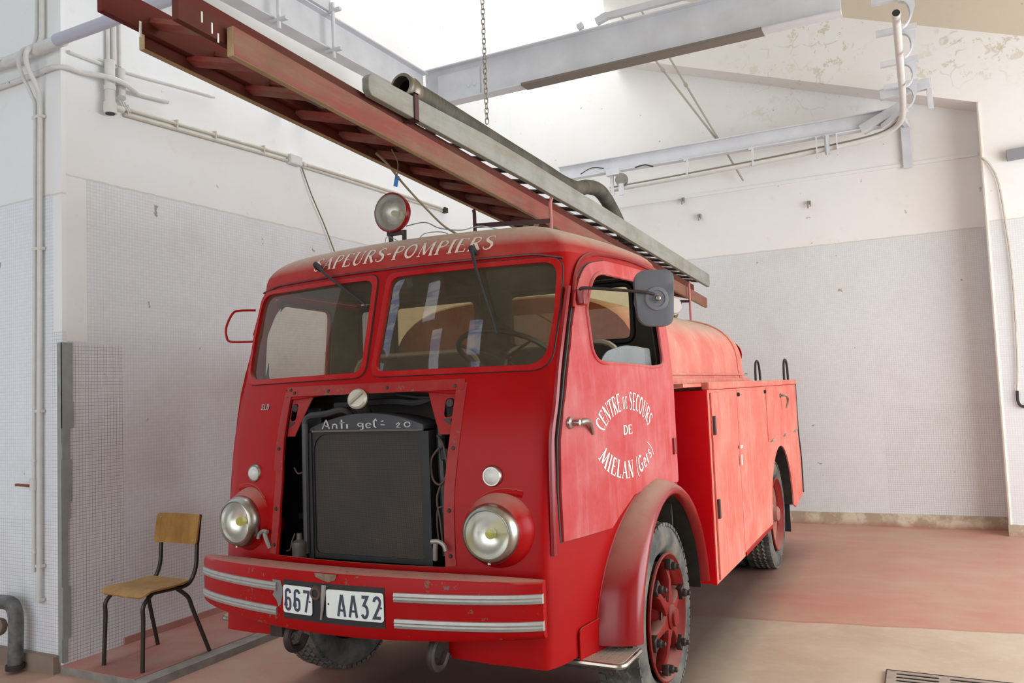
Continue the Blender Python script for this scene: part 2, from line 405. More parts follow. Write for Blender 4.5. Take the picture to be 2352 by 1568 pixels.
def roundpoly(pts, r, n=6):
    # round the corners of a 2D polygon; r number or list
    out = []; m = len(pts)
    for i in range(m):
        p = V(pts[i]).to_2d() if len(pts[i]) > 2 else V(pts[i]); a = V(pts[i-1]); c = V(pts[(i+1) % m])
        rr = r[i] if isinstance(r, (list, tuple)) else r
        if rr <= 0: out.append((p.x, p.y)); continue
        da = (a-p); dc = (c-p); l = min(rr, da.length*0.49, dc.length*0.49)
        A = p + da.normalized()*l; B = p + dc.normalized()*l
        for k in range(n+1):
            t = k/n; q = A*(1-t)**2 + p*2*t*(1-t) + B*t*t
            out.append((q.x, q.y))
    return out
def inpoly(x, y, poly):
    c = False; j = len(poly)-1
    for i in range(len(poly)):
        xi, yi = poly[i]; xj, yj = poly[j]
        if (yi > y) != (yj > y) and x < (xj-xi)*(y-yi)/(yj-yi)+xi: c = not c
        j = i
    return c
def dense(poly, step):
    out = []
    for i in range(len(poly)):
        a = poly[i]; b_ = poly[(i+1) % len(poly)]
        d = math.hypot(b_[0]-a[0], b_[1]-a[1]); n = max(1, int(math.ceil(d/step)))
        for k in range(n): out.append((a[0]+(b_[0]-a[0])*k/n, a[1]+(b_[1]-a[1])*k/n))
    return out
def panel_bm(bm, outline, holes, mp, step=0.05, mi=0):
    out = dense(outline, step); hs = [dense(h, step) for h in holes]
    pts = list(out); edges = [(i, (i+1) % len(out)) for i in range(len(out))]
    for h in hs:
        o = len(pts); pts += h; edges += [(o+i, o+(i+1) % len(h)) for i in range(len(h))]
    bd = list(pts)
    x0 = min(p[0] for p in out); x1 = max(p[0] for p in out); y0 = min(p[1] for p in out); y1 = max(p[1] for p in out)
    y = y0 + step/2
    while y < y1:
        x = x0 + step/2
        while x < x1:
            if inpoly(x, y, out) and not any(inpoly(x, y, h) for h in hs):
                if all((x-q[0])**2+(y-q[1])**2 > (step*0.4)**2 for q in bd): pts.append((x, y))
            x += step
        y += step
    vo, eo, fo, *_ = delaunay_2d_cdt([V(p) for p in pts], edges, [], 0, 1e-7)
    vs = [bm.verts.new(mp(p.x, p.y)) for p in vo]
    for f in fo:
        cx = sum(vo[i].x for i in f)/3; cy = sum(vo[i].y for i in f)/3
        if inpoly(cx, cy, out) and not any(inpoly(cx, cy, h) for h in hs):
            try: bm.faces.new([vs[i] for i in f]).material_index = mi
            except ValueError: pass
    loose = [v for v in bm.verts if not v.link_faces]
    bmesh.ops.delete(bm, geom=loose, context='VERTS')
def panel(name, outline, holes, mp, mat, parent, step=0.05, thick=0.006, smooth=38):
    bm = bmesh.new(); panel_bm(bm, outline, holes, mp, step)
    return finish(name, bm, mat, parent, smooth, solid=thick)
def dens2(o, n):
    A = []; B = []
    for i in range(len(o)):
        a, b_ = V(o[i]), V(o[(i+1) % len(o)]); c, d = V(n[i]), V(n[(i+1) % len(o)])
        k = max(1, int(math.ceil((b_-a).length/.03)))
        for j in range(k): A.append(tuple(a.lerp(b_, j/k))); B.append(tuple(c.lerp(d, j/k)))
    return A, B
def ring_strip(bm, outer, inner, mp_o, mp_i, lift):
    # raised frame between two outlines (same vertex count), mp gives surface point for (a,b,offset)
    n = len(outer)
    A = [bm.verts.new(mp_o(*outer[i], 0)) for i in range(n)]
    B = [bm.verts.new(mp_o(*outer[i], lift*0.9)) for i in range(n)]
    D = [bm.verts.new(mp_i(*inner[i], lift)) for i in range(n)]
    E_ = [bm.verts.new(mp_i(*inner[i], -0.012)) for i in range(n)]
    for r0, r1 in ((A, B), (B, D), (D, E_)):
        for i in range(n): bm.faces.new((r0[i], r0[(i+1) % n], r1[(i+1) % n], r1[i]))

# ------------------------------------------------------------------ lettering drawn as strokes
def arc(cx, cy, rx, ry, a0, a1, n=14):
    return [(cx+rx*cos(radians(a0+(a1-a0)*k/n)), cy+ry*sin(radians(a0+(a1-a0)*k/n))) for k in range(n+1)]
T_, t_ = 0.15, 0.055
def sf(x, y, w_=0.2): return ([(x-w_/2, y), (x+w_/2, y)], 0.045)
SERIF = {
 'S': (0.62, [([(.50,.80),(.46,.92),(.32,.97),(.17,.92),(.11,.78),(.18,.62),(.33,.52),(.47,.41),(.52,.25),(.44,.08),(.28,.02),(.12,.07),(.07,.22)], [.05,.05,.07,.09,.13,.15,.16,.15,.13,.09,.07,.05,.05])]),
 'A': (0.78, [([(.12,.02),(.40,.97)], t_), ([(.38,.97),(.66,.02)], T_), ([(.22,.33),(.54,.33)], t_), sf(.12,.02), sf(.66,.02,.24)]),
 'P': (0.66, [([(.17,.0),(.17,1)], T_), ([(.17,.965)]+arc(.34,.73,.24,.235,88,-88)+[(.17,.495)], .075), sf(.17,.02,.28)]),
 'E': (0.66, [([(.17,.0),(.17,1)], T_), ([(.08,.97),(.56,.97),(.56,.82)], t_), ([(.17,.52),(.46,.52)], t_), ([(.08,.03),(.58,.03),(.60,.22)], t_)]),
 'U': (0.78, [([(.18,1),(.18,.3)]+arc(.39,.28,.21,.26,190,270,8), T_*.9), (arc(.39,.28,.24,.26,270,360,8)+[(.63,1)], t_), sf(.18,.98,.26), sf(.63,.98,.2)]),
 'R': (0.74, [([(.17,.0),(.17,1)], T_), ([(.17,.965)]+arc(.34,.74,.22,.225,88,-88)+[(.17,.515)], .075), ([(.36,.52),(.66,.02)], T_), sf(.17,.02,.26)]),
 '-': (0.36, [([(.06,.45),(.30,.45)], .10)]),
 'O': (0.80, [(arc(.40,.5,.29,.46,60,300,20), T_*.85), (arc(.40,.5,.29,.46,-60,60,12), .10)]),
 'M': (0.98, [([(.14,.0),(.20,.98)], t_), ([(.18,1),(.47,.1)], T_), ([(.47,.08),(.76,1)], t_), ([(.80,1),(.84,.0)], T_), sf(.14,.02), sf(.85,.02,.24)]),
 'I': (0.36, [([(.18,0),(.18,1)], T_), sf(.18,.02,.28), sf(.18,.98,.28)]),
 'C': (0.70, [(arc(.42,.5,.31,.46,48,312,20), [.05]*3+[.08,.1,.13,.15,.15,.15,.15,.15,.15,.15,.15,.13,.1,.08]+[.05]*4), ([(.63,.95),(.63,.70)], t_)]),
 'N': (0.82, [([(.14,0),(.14,1)], t_), ([(.14,1),(.66,.0)], T_), ([(.68,1),(.68,0)], t_), sf(.14,.02), sf(.68,.98), sf(.12,.98)]),
 'T': (0.66, [([(.33,0),(.33,1)], T_), ([(.06,.80),(.06,.97),(.60,.97),(.60,.80)], t_), sf(.33,.02,.26)]),
 'D': (0.76, [([(.17,0),(.17,1)], T_), ([(.10,.97)]+arc(.30,.5,.34,.47,88,-88,18)+[(.10,.03)], .10)]),
 'L': (0.62, [([(.17,0),(.17,1)], T_), ([(.08,.03),(.54,.03),(.56,.22)], t_), sf(.17,.98,.26)]),
 'G': (0.74, [(arc(.40,.5,.30,.46,50,320,20), .12), ([(.62,.10),(.62,.42),(.46,.42)], .10)]),
 'e': (0.50, [([(.10,.32),(.42,.32)], t_), (arc(.26,.30,.17,.28,5,320,16), .09)]),
 'r': (0.42, [([(.14,0),(.14,.6)], .13), ([(.14,.42),(.24,.56),(.36,.56)], .08), sf(.14,.02)]),
 's': (0.42, [([(.34,.48),(.26,.58),(.13,.54),(.12,.40),(.24,.30),(.33,.20),(.30,.06),(.18,.0),(.07,.08)], .08)]),
 '(': (0.34, [(arc(.42,.45,.28,.68,115,245,12), .06)]),
 ')': (0.34, [(arc(-.08,.45,.28,.68,-65,65,12), .06)]),
 ' ': (0.30, []),
}
W_ = 0.14
PLATEF = {
 '6': (0.56, [([(.44,.80)]+arc(.28,.80,.16,.15,20,180,8)+[(.12,.5),(.12,.2)]+arc(.28,.2,.16,.16,180,360,10)+arc(.28,.40,.16,.16,0,180,10)+[(.12,.36)], W_)]),
 '7': (0.54, [([(.08,.94),(.44,.94),(.44,.88),(.22,0)], W_)]),
 'A': (0.60, [([(.08,0),(.28,.97)], W_), ([(.32,.97),(.50,0)], W_), ([(.16,.27),(.42,.27)], .10)]),
 '3': (0.54, [([(.10,.94),(.42,.94),(.22,.58)]+arc(.26,.30,.17,.26,85,-150,14), W_)]),
 '2': (0.56, [(arc(.27,.74,.17,.21,175,-20,12)+[(.36,.50),(.10,.06),(.47,.06)], W_)]),
 'S': (0.56, [([(.44,.84),(.30,.95),(.14,.86),(.14,.66),(.28,.52),(.42,.38),(.42,.16),(.28,.05),(.10,.14)], .15)]),
 'L': (0.50, [([(.12,.98),(.12,.06),(.46,.06)], .15)]),
 'D': (0.58, [([(.12,.0),(.12,1.0)], .15), ([(.12,.94),(.30,.92),(.46,.72),(.46,.28),(.30,.08),(.12,.06)], .15)]),
}
CHALK = {
 'A': (0.60, [([(.05,.0),(.30,1.0)], .07), ([(.30,1.0),(.50,.0)], .09), ([(.08,.42),(.46,.22)], .07)]),
 'n': (0.50, [([(.10,0),(.12,.5)], .07), ([(.12,.35),(.25,.52),(.36,.40),(.38,0)], .08)]),
 't': (0.40, [([(.18,.95),(.18,.0)], .11), ([(.04,.60),(.36,.64)], .06)]),
 'i': (0.30, [([(.12,.45),(.12,.0)], .11)]),
 'g': (0.50, [(arc(.22,.38,.14,.17,30,330,10), .09), ([(.37,.55),(.38,-.05),(.20,-.18)], .10)]),
 'e': (0.46, [([(.08,.30),(.36,.34)], .06), (arc(.22,.28,.15,.25,10,320,12), .09)]),
 'l': (0.36, [([(.26,.72),(.18,.92),(.08,.7),(.10,.2),(.22,.02)], .10)]),
 '=': (0.55, [([(.16,.66),(.30,.72)], .11), ([(.12,.34),(.38,.30)], .08)]),
 '2': (0.48, [([(.08,.30),(.22,.50),(.30,.40),(.12,.05),(.34,.03)], .07)]),
 '0': (0.50, [(arc(.24,.30,.16,.26,0,350,14), .08)]),
 ' ': (0.40, []),
}
def ribbon(bm, pts, w_, mp):
    P = [V(p) for p in pts]; n = len(P); L = []; R = []
    # refine long straight strokes so they follow curved panels
    Q = []; W = []
    for i in range(n-1):
        k = max(1, int((P[i+1]-P[i]).length/0.25))
        wa = w_[min(i, len(w_)-1)] if isinstance(w_, list) else w_; wb = w_[min(i+1, len(w_)-1)] if isinstance(w_, list) else w_
        for j in range(k): Q.append(P[i].lerp(P[i+1], j/k)); W.append(wa+(wb-wa)*j/k)
    Q.append(P[-1]); W.append(w_[min(n-1, len(w_)-1)] if isinstance(w_, list) else w_)
    m = len(Q)
    for i in range(m):
        d0 = (Q[i]-Q[i-1]).normalized() if i > 0 else (Q[1]-Q[0]).normalized()
        d1 = (Q[i+1]-Q[i]).normalized() if i < m-1 else d0
        d = (d0+d1); d = d.normalized() if d.length > 1e-4 else d0
        nrm = V((-d.y, d.x)); k = 1/max(0.5, nrm.dot(V((-d1.y, d1.x))))
        L.append(bm.verts.new(mp(*(Q[i]+nrm*W[i]/2*k)))); R.append(bm.verts.new(mp(*(Q[i]-nrm*W[i]/2*k))))
    for i in range(m-1):
        try: bm.faces.new((L[i], L[i+1], R[i+1], R[i]))
        except ValueError: pass
def text_width(font, s, gap=0.0): return sum(font[c][0]+gap for c in s)
def write(bm, font, s, place, gap=0.0):
    # place(glyph_x_center, width) -> function mapping glyph coords to 3D
    x = 0
    for ch in s:
        w_, st = font[ch]
        f = place(x, w_)
        for pts, ww in st: ribbon(bm, pts, ww, f)
        x += w_ + gap

# ================================================================== ROOM
def quad(name, vs, mat, sub=1):
    bm = bmesh.new(); vv = [bm.verts.new(v) for v in vs]; bm.faces.new(vv)
    return struct(finish(name, bm, mat, smooth=0))
def slab(name, c, s, mat, bevel=0.0, parent=None):
    bm = bmesh.new(); box(bm, c, s); o = finish(name, bm, mat, parent, smooth=0, bevel=bevel)
    return struct(o) if parent is None else o
XL, YB, YF = -2.42, 5.5, -0.75
slab('floor', (2.0, -0.5, -0.1), (14.0, 20.0, 0.2), M_FLOOR)
slab('wall_left', (XL-0.15, (YF+0.03+YB+.3)/2, 4.0), (0.3, YB+.3-YF-0.03, 8.0), M_WALL_LEFT)
slab('wall_front_left', ((-6.7+XL)/2, YF+0.015, 4.0), (XL+6.7, 0.03, 8.0), M_WALL_FRONT)
# back wall with a shallow recess under a raking soffit: recess face at y=5.5, outer face at y=5.33
def back_wall():
    bm = bmesh.new()
    xr = 2.85
    def soff(x): return 5.49 + (x+0.86)*(4.20-5.49)/(2.85+0.86)
    # recess face
    vs = [(XL-.3, YB, 0), (xr, YB, 0), (xr, YB, soff(xr)), (-0.95, YB, soff(-0.95)), (-0.95, YB, 8.2), (XL-.3, YB, 8.2)]
    bm.faces.new([bm.verts.new(v) for v in vs])
    y2 = 5.17
    # soffit
    bm.faces.new([bm.verts.new(v) for v in [(-0.95, YB, soff(-0.95)), (xr, YB, soff(xr)), (xr, y2, soff(xr)), (-0.95, y2, soff(-0.95))]])
    bm.faces.new([bm.verts.new(v) for v in [(xr, YB, 0), (xr, y2, 0), (xr, y2, soff(xr)), (xr, YB, soff(xr))]])
    bm.faces.new([bm.verts.new(v) for v in [(-0.95, YB, soff(-0.95)), (-0.95, y2, soff(-0.95)), (-0.95, y2, 8.2), (-0.95, YB, 8.2)]])
    # outer face: pier on the right and the wall above the soffit
    bm.faces.new([bm.verts.new(v) for v in [(xr, y2, 0), (7.2, y2, 0), (7.2, y2, 8.2), (xr, y2, 8.2)]])
    bm.faces.new([bm.verts.new(v) for v in [(-0.95, y2, soff(-0.95)), (xr, y2, soff(xr)), (xr, y2, 8.2), (-0.95, y2, 8.2)]])
    return struct(finish('wall_back', bm, M_WALL_BACK, smooth=0, recalc=False))
back_wall()
# raking roof slab on the right of the skylight
def roof():
    bm = bmesh.new()
    def rz(x): return 5.975 + (x+0.017)*(4.76-5.975)/(3.278+0.017)
    for x0, x1 in ((-1.1, 7.2),):
        a = [(x0, -6.5, rz(x0)), (x1, -6.5, rz(x1)), (x1, 5.4, rz(x1)), (x0, 5.4, rz(x0))]
        b_ = [(x, y, z+0.18) for x, y, z in a]
        A = [bm.verts.new(v) for v in a]; B = [bm.verts.new(v) for v in b_]
        bm.faces.new(A[::-1]); bm.faces.new(B)
        for i in range(4): bm.faces.new((A[i], A[(i+1) % 4], B[(i+1) % 4], B[i]))
    return struct(finish('ceiling', bm, M_CEIL, smooth=0))
roof()
# wall behind the camera: an added opening below at the fill light, three tall lit windows high up
def front_wall():
    bm = bmesh.new(); y = -6.5
    ops = [[(-2.6, -.5), (4.8, -.5), (4.8, 3.9), (-2.6, 3.9)]]
    panel_bm(bm, [(-9, -.6), (7.4, -.6), (7.4, 8.2), (-9, 8.2)], ops, lambda a, b_: V((a, y, b_)), 1.0)
    struct(finish('wall_front', bm, simple('shaded_hall_plaster', (.16, .135, .11), .9), smooth=0, solid=.1))
    for i, (x0, x1, z0, z1) in enumerate(((-3.10, -2.62, 6.22, 6.88), (-2.60, -2.25, 5.60, 6.02), (-4.85, -4.3, 5.95, 7.15), (-1.30, -.88, 5.72, 6.08), (.55, 1.25, 5.86, 6.12))):
        b = NB('window_pane_%d' % i); sp = b.sep()
        f = b.ramp(b.noise(2.2, 3, .7, vec=b.scaled((.4, 1, 4.5))), .42, .55)
        e = b.n('ShaderNodeEmission', i0=b.mix(f, (.95, .97, 1.0), (.35, .42, .75)), i1=4.0)
        out = [x for x in b.t.nodes if x.type == 'OUTPUT_MATERIAL'][0]; b.t.links.new(e.outputs[0], out.inputs[0])
        bm = bmesh.new(); box(bm, ((x0+x1)/2, y+.06, (z0+z1)/2), (x1-x0, .02, z1-z0)); struct(finish('window_%d' % (i+1), bm, b.m, smooth=0))
front_wall()
# skirtings
slab('baseboard_back', ((XL+2.85)/2, YB-0.012, 0.064), (2.85-XL, 0.03, 0.128), M_SKIRT)
slab('baseboard_right', ((2.83+7.2)/2, 5.155, 0.055), (7.2-2.83, 0.03, 0.11), M_SKIRT)
slab('baseboard_left', (XL+0.006, 0.75, 0.07), (0.016, 2.2, 0.05), M_CURBTOP)
# recess bead on pier corner
bm = bmesh.new(); tube(bm, [(2.85, 5.17, 0.1), (2.85, 5.17, 4.2)], 0.016, 8)
struct(finish('trim_1', bm, simple('corner_plaster', (0.74, 0.70, 0.63), 0.8, 0, 0.6, 6, (0.60, 0.52, 0.42))))
# thin ledge across the back wall above the mosaic
bm = bmesh.new()
for (x0, x1) in ((XL, 2.84),): box(bm, ((x0+x1)/2, YB-0.006, 3.765), (x1-x0, 0.016, 0.035))
struct(finish('trim_2', bm, M_WALL_BACK, smooth=0))
# corner angle, grey, lower half of the left corner
def corner_angle():
    bm = bmesh.new(); pts = []
    zs = [0.06, 0.2, 0.5, 0.9, 1.0, 1.25, 1.35, 1.43, 1.44, 1.6, 1.96]
    L = [.03, .05, .035, .05, .06, .05, .05, .045, .075, .07, .045, .05]
    for i in range(len(zs)-1):
        l = L[i]
        box(bm, (XL-0.015, YF-0.003, (zs[i]+zs[i+1])/2), (0.045, 0.010, zs[i+1]-zs[i]))
        box(bm, (XL+0.003, YF+l/2-0.008, (zs[i]+zs[i+1])/2), (0.010, l, zs[i+1]-zs[i]))
    return struct(finish('trim_3', bm, simple('grey_mortar', (0.32, 0.33, 0.31), 0.85, 0, 0.5, 12, (0.22, 0.22, 0.20)), smooth=0))
corner_angle()
# kerb along the left wall
def kerb():
    bm = bmesh.new()
    y0, y1 = YF-0.02, YB
    x1 = -1.68
    box(bm, ((XL+x1)/2, (y0+y1)/2, 0.0225), (x1-XL, y1-y0, 0.045), mi=1)
    box(bm, ((XL+x1-0.10)/2, (y0+y1)/2, 0.047), (x1-0.10-XL, y1-y0, 0.004), mi=0)
    return struct(finish('kerb', bm, [M_CURBTOP, M_CONCRETE], smooth=0, bevel=0.0))
kerb().name = 'trim_5'
slab('trim_6', (-4.4, YF-0.02, 0.05), (3.9, 0.05, 0.10), simple('brown_skirting', (0.24, 0.17, 0.13), 0.8, 0, 0.7, 5, (0.34, 0.27, 0.21)))

# ------------------------------------------------------------------ drain grating in the floor
def grating():
    g = root('drain_grating', (2.4, 0.75, 0), 'steel floor drain grating with rows of oblong slots, bottom right', 'grating')
    x0, x1, y1, y0 = 1.94, 3.30, 0.895, 0.50
    hol = []
    x = x0+0.045
    while x < x1-0.2:
        y = y1-0.035
        for r in range(7):
            hol.append(roundpoly([(x, y), (x+0.20, y), (x+0.20, y-0.026), (x, y-0.026)], 0.0125, 4)); y -= 0.051
        x += 0.245
    bm = bmesh.new()
    panel_bm(bm, [(x0, y0), (x1, y0), (x1, y1), (x0, y1)], hol, lambda a, b_: V((a, b_, 0.008)), 0.2)
    finish('plate', bm, simple('grating_steel', (0.42, 0.36, 0.30), 0.5, 0.3, 0.5, 15, (0.30, 0.22, 0.17)), g, smooth=0, solid=0.004)
    bm = bmesh.new(); box(bm, ((x0+x1)/2, (y0+y1)/2, 0.002), (x1-x0-0.02, y1-y0-0.02, 0.003))
    finish('gutter', bm, M_BLACK, g, smooth=0)
    bm = bmesh.new()
    for a, b_ in (((x0, y1), (x1, y1)), ((x0, y0), (x0, y1)), ((x0, y0), (x1, y0)), ((x1, y0), (x1, y1))):
        bar(bm, (a[0], a[1], 0.006), (b_[0], b_[1], 0.006), 0.006, 0.012)
    finish('frame', bm, M_IRON, g, smooth=0)
grating()

# ================================================================== TRUCK
TR = root('fire_truck', (0, 1.6, 0), 'old red fire truck with split windshield and its radiator exposed', 'truck')

# ---- cab surface
def interp(x, xs_, ys_):
    if x <= xs_[0]: return ys_[0]
    for i in range(1, len(xs_)):
        if x <= xs_[i]:
            t = (x-xs_[i-1])/(xs_[i]-xs_[i-1]); return ys_[i-1]+(ys_[i]-ys_[i-1])*t
    return ys_[-1]
ZC = [.45, .84, 1.1, 1.35, 1.5, 1.6, 1.65, 2.15, 2.3]; YC = [-1.09, -1.08, -1.06, -1.025, -.985, -.95, -.93, -.78, -.735]
def yc(z):
    # smoothed
    return (interp(z-.06, ZC, YC)+interp(z, ZC, YC)*2+interp(z+.06, ZC, YC))/4
def yf(x, z): return yc(z)+.125*(x/.88)**2
def xs(y, z):
    q = (y+.86)/1.16
    x = .885+.145*(1-(1-q)**2) if q > 0 else .885+.25*(y+.86)
    return x-.05*min(max((z-1.55)/.55, 0), 1.3)**1.3
YR = 0.30
ZT = 2.15
def corner(z):
    ya = yf(.84, z); y = yf(.88, z)-0.005
    for _ in range(3): cx = xs(y, z)
    ye = y+0.10
    return V((.84, ya)), V((cx, y+0.004)), V((xs(ye, z), ye))
def S(u, z):
    s = 1 if u >= 0 else -1; a = abs(u)
    if a <= .84: return V((u, yf(a, z), z))
    A, B, C_ = corner(z)
    if a <= 1.0:
        t = (a-.84)/.16; p = A*(1-t)**2+B*2*t*(1-t)+C_*t*t
        return V((s*p.x, p.y, z))
    y = C_.y+(a-1)*(YR-C_.y)
    return V((s*xs(y, z), y, z))
def Uy(y, z):
    C_ = corner(z)[2]; return 1+(y-C_.y)/(YR-C_.y)
def fm(x, z, off=0.0):   # front skin, off outward
    return V((x, yf(x, z)-off, z))
def sm(y, z, off=0.0, sgn=1):   # side skin
    return V((sgn*(xs(y, z)+off), y, z))

# windshield outlines in (x,z) for x>0
WS_OUT = [(.026, 2.124), (.862, 2.127), (.866, 1.90), (.846, 1.637), (.014, 1.642)]
WS_GLASS = [(.050, 2.101), (.842, 2.106), (.844, 1.88), (.824, 1.660), (.038, 1.665)]
ws_out = roundpoly(WS_OUT, [.05, .07, .0, .08, .06], 6)
ws_gl = roundpoly(WS_GLASS, [.05, .07, .0, .08, .05], 6)
def mir(poly): return [(-a, b_) for a, b_ in poly][::-1]

# door outline in (y,z)
DOOR = [(-.868, .945), (-.872, 1.15), (-.862, 1.35), (-.80, 1.6), (-.715, 1.83), (-.635, 2.01), (-.545, 2.105), (-.38, 2.135), (.08, 2.135), (.285, 2.135), (.30, 2.10), (.30, 1.05), (-.10, 1.08), (-.30, 1.06), (-.45, .985), (-.515, .945)]
DOORWIN = roundpoly([(-.60, 1.665), (-.60, 1.90), (-.50, 2.075), (.16, 2.075), (.16, 1.655), (.0, 1.645)], [.09, .02, .10, .05, .05, .0], 6)

def cab_shell():
    bm = bmesh.new()
    for sg in (1, -1):
        # one half skin from the centre line to the rear edge, in (u,z)
        def usx(poly): return [(sg*a, b_) for a, b_ in poly]
        zb = .47
        outl = [(0, zb+.12), (.40, zb+.12), (.47, zb+.03), (.84, zb), (1.0, zb), (Uy(-.62, .5), .49), (Uy(-.60, .56), .56)]
        for k in range(9):
            a = pi - k*(pi/8)*0.93
            y = .0+.62*cos(a); z = .44+.60*sin(a)
            if z > .58: outl.append((Uy(y, z), z))
        outl += [(2.0, .95), (2.0, ZT), (1.5, ZT), (1.0, ZT), (.84, ZT), (0, ZT)]
        ap = [(-.0, 0)]
        # radiator opening, half
        op = [(0, .855), (.445, .845), (.440, 1.00), (.436, 1.18), (.448, 1.38), (.452, 1.555), (.10, 1.578), (0, 1.580)]
        # merge the opening into the outline (it touches the centre line)
        outl = [(0, zb+.12)] + outl[1:] + [(0, 1.580), (.10, 1.578), (.452, 1.555), (.448, 1.38), (.436, 1.18), (.440, 1.00), (.445, .855), (0, .855)]
        dh = [(Uy(y, z), z) for y, z in dense([(p[0], p[1]) for p in DOOR], 0.06)]
        # keep a thin rear post behind the door opening
        dh = [(min(a, 1.965), b_) for a, b_ in dh]
        if sg < 0:
            pass
        holes = [ws_gl, dh]
        mp = (lambda a, b_: S(a, b_)) if sg > 0 else (lambda a, b_: S(-a, b_))
        panel_bm(bm, outl, holes, mp, 0.045)
    bmesh.ops.remove_doubles(bm, verts=bm.verts, dist=0.0008)
    return finish('cab_body', bm, M_RED, TR, 42, solid=0.007)
CAB = cab_shell()

# bottom apron's lower centre is open: a red valance under the bumper line
# ---- roof
CT = V((0, -.25))
def roof_pt(px, py, a, zt=ZT):
    s = 1-(1-cos(a))*.34
    return V((CT.x+(px-CT.x)*s, CT.y+(py-CT.y)*s, zt+.158*sin(a)))
def roof_front(x, a, off=0.0):
    s = 1-(1-cos(a))*.34; X = x/s
    p = roof_pt(X, yf(X, ZT), a)
    n = V((0, -cos(a)*.8, sin(a))).normalized()
    return p+n*off
def cab_roof():
    bm = bmesh.new(); plan = []
    us = [k*.84/10 for k in range(11)]+[.84+.16*k/6 for k in range(1, 7)]+[1+k/10 for k in range(1, 11)]
    right = [S(u, ZT) for u in us]
    right = [V((p.x, p.y)) for p in right]
    # rear corner and rear edge
    xr = right[-1].x
    rear = [V((xr-.01-.05*(1-cos(a)), YR+.06*sin(a))) for a in (pi/6, pi/3, pi/2)]
    rear += [V((x, YR+.06)) for x in (.7, .5, .3, .1)]
    half = right+rear
    plan = half+[V((-p.x, p.y)) for p in half[::-1][0:]]
    # remove duplicate centre
    plan = [p for i, p in enumerate(plan) if i == 0 or (p-plan[i-1]).length > 1e-4]
    if (plan[0]-plan[-1]).length < 1e-4: plan.pop()
    rings = []
    A = [radians(a) for a in (0, 8, 18, 28, 38, 48, 58, 68, 79, 90)]
    for a in A: rings.append([bm.verts.new(roof_pt(p.x, p.y, a)) for p in plan])
    for k, (s, dz) in enumerate(((.85, .005), (.6, .014), (.3, .020), (.1, .022))):
        rings.append([bm.verts.new(V((CT.x+(roof_pt(p.x, p.y, pi/2).x-CT.x)*s, CT.y+(roof_pt(p.x, p.y, pi/2).y-CT.y)*s, ZT+.158+dz))) for p in plan])
    n = len(plan)
    for r0, r1 in zip(rings, rings[1:]):
        for i in range(n): bm.faces.new((r0[i], r0[(i+1) % n], r1[(i+1) % n], r1[i]))
    bm.faces.new(rings[-1])
    return finish('roof', bm, M_ROOF, TR, 40, solid=0.006), plan
ROOF, PLAN = cab_roof()

# ---- rear wall of the cab with its window, floor, interior lining
def rear_wall():
    xr = 1.0
    win = [roundpoly([(a, 1.80), (b_, 1.80), (b_, 2.11), (a, 2.11)], .05, 5) for a, b_ in ((.10, .84), (-.70, -.12), (-.975, -.80))]
    bm = bmesh.new()
    panel_bm(bm, [(-xr, .5), (xr, .5), (xr, ZT-.01), (-xr, ZT-.01)], win, lambda a, b_: V((a, YR-.005, b_)), .12)
    finish('cab_rear_wall', bm, M_INTERIOR, TR, 0, solid=.012)
    for w_ in win:
        bm = bmesh.new(); tube(bm, [V((a, YR-.014, b_)) for a, b_ in w_], .016, 6, closed=True)
        finish('rear_window_seal', bm, M_BLACK, TR)
    for i, w_ in enumerate(win):
        bm = bmesh.new(); panel_bm(bm, w_, [], lambda a, b_: V((a, YR-.004, b_)), .15)
        finish('rear_window_glass', bm, M_REARGLASS if i < 2 else M_SIDEGLASS, TR, 0)
rear_wall()
bm = bmesh.new()
# ceiling lining following the roof plan, floor, dashboard, side linings low
vs = [bm.verts.new((p.x*.96, CT.y+(p.y-CT.y)*.95, ZT-.005)) for p in PLAN]; bm.faces.new(vs)
finish('headlining', bm, M_INTERIOR, TR, 0)
bm = bmesh.new()
box(bm, (0, -.25, .98), (1.80, 1.0, .03))
finish('cab_floor', bm, M_INTERIOR, TR, 0)
bm = bmesh.new()
pts = [(x, yf(x, 1.6)+.05) for x in (-.84, -.6, -.3, 0, .3, .6, .84)]
for (x0, y0), (x1, y1) in zip(pts, pts[1:]):
    vs = [bm.verts.new(v) for v in ((x0, y0, 1.625), (x1, y1, 1.625), (x1, y1+.20, 1.635), (x0, y0+.20, 1.635))]; bm.faces.new(vs)
    vs = [bm.verts.new(v) for v in ((x0, y0+.20, 1.635), (x1, y1+.20, 1.635), (x1, y1+.22, 1.30), (x0, y0+.22, 1.30))]; bm.faces.new(vs)
finish('dashboard', bm, M_INTERIOR, TR, 0, doubles=.001)
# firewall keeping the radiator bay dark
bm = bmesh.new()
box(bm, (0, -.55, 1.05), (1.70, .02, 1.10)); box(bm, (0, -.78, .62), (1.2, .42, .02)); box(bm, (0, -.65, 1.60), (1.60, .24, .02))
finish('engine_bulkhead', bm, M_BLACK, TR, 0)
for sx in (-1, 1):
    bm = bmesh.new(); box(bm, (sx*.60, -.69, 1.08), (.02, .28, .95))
    finish('inner_panel', bm, M_BLACK, TR, 0)
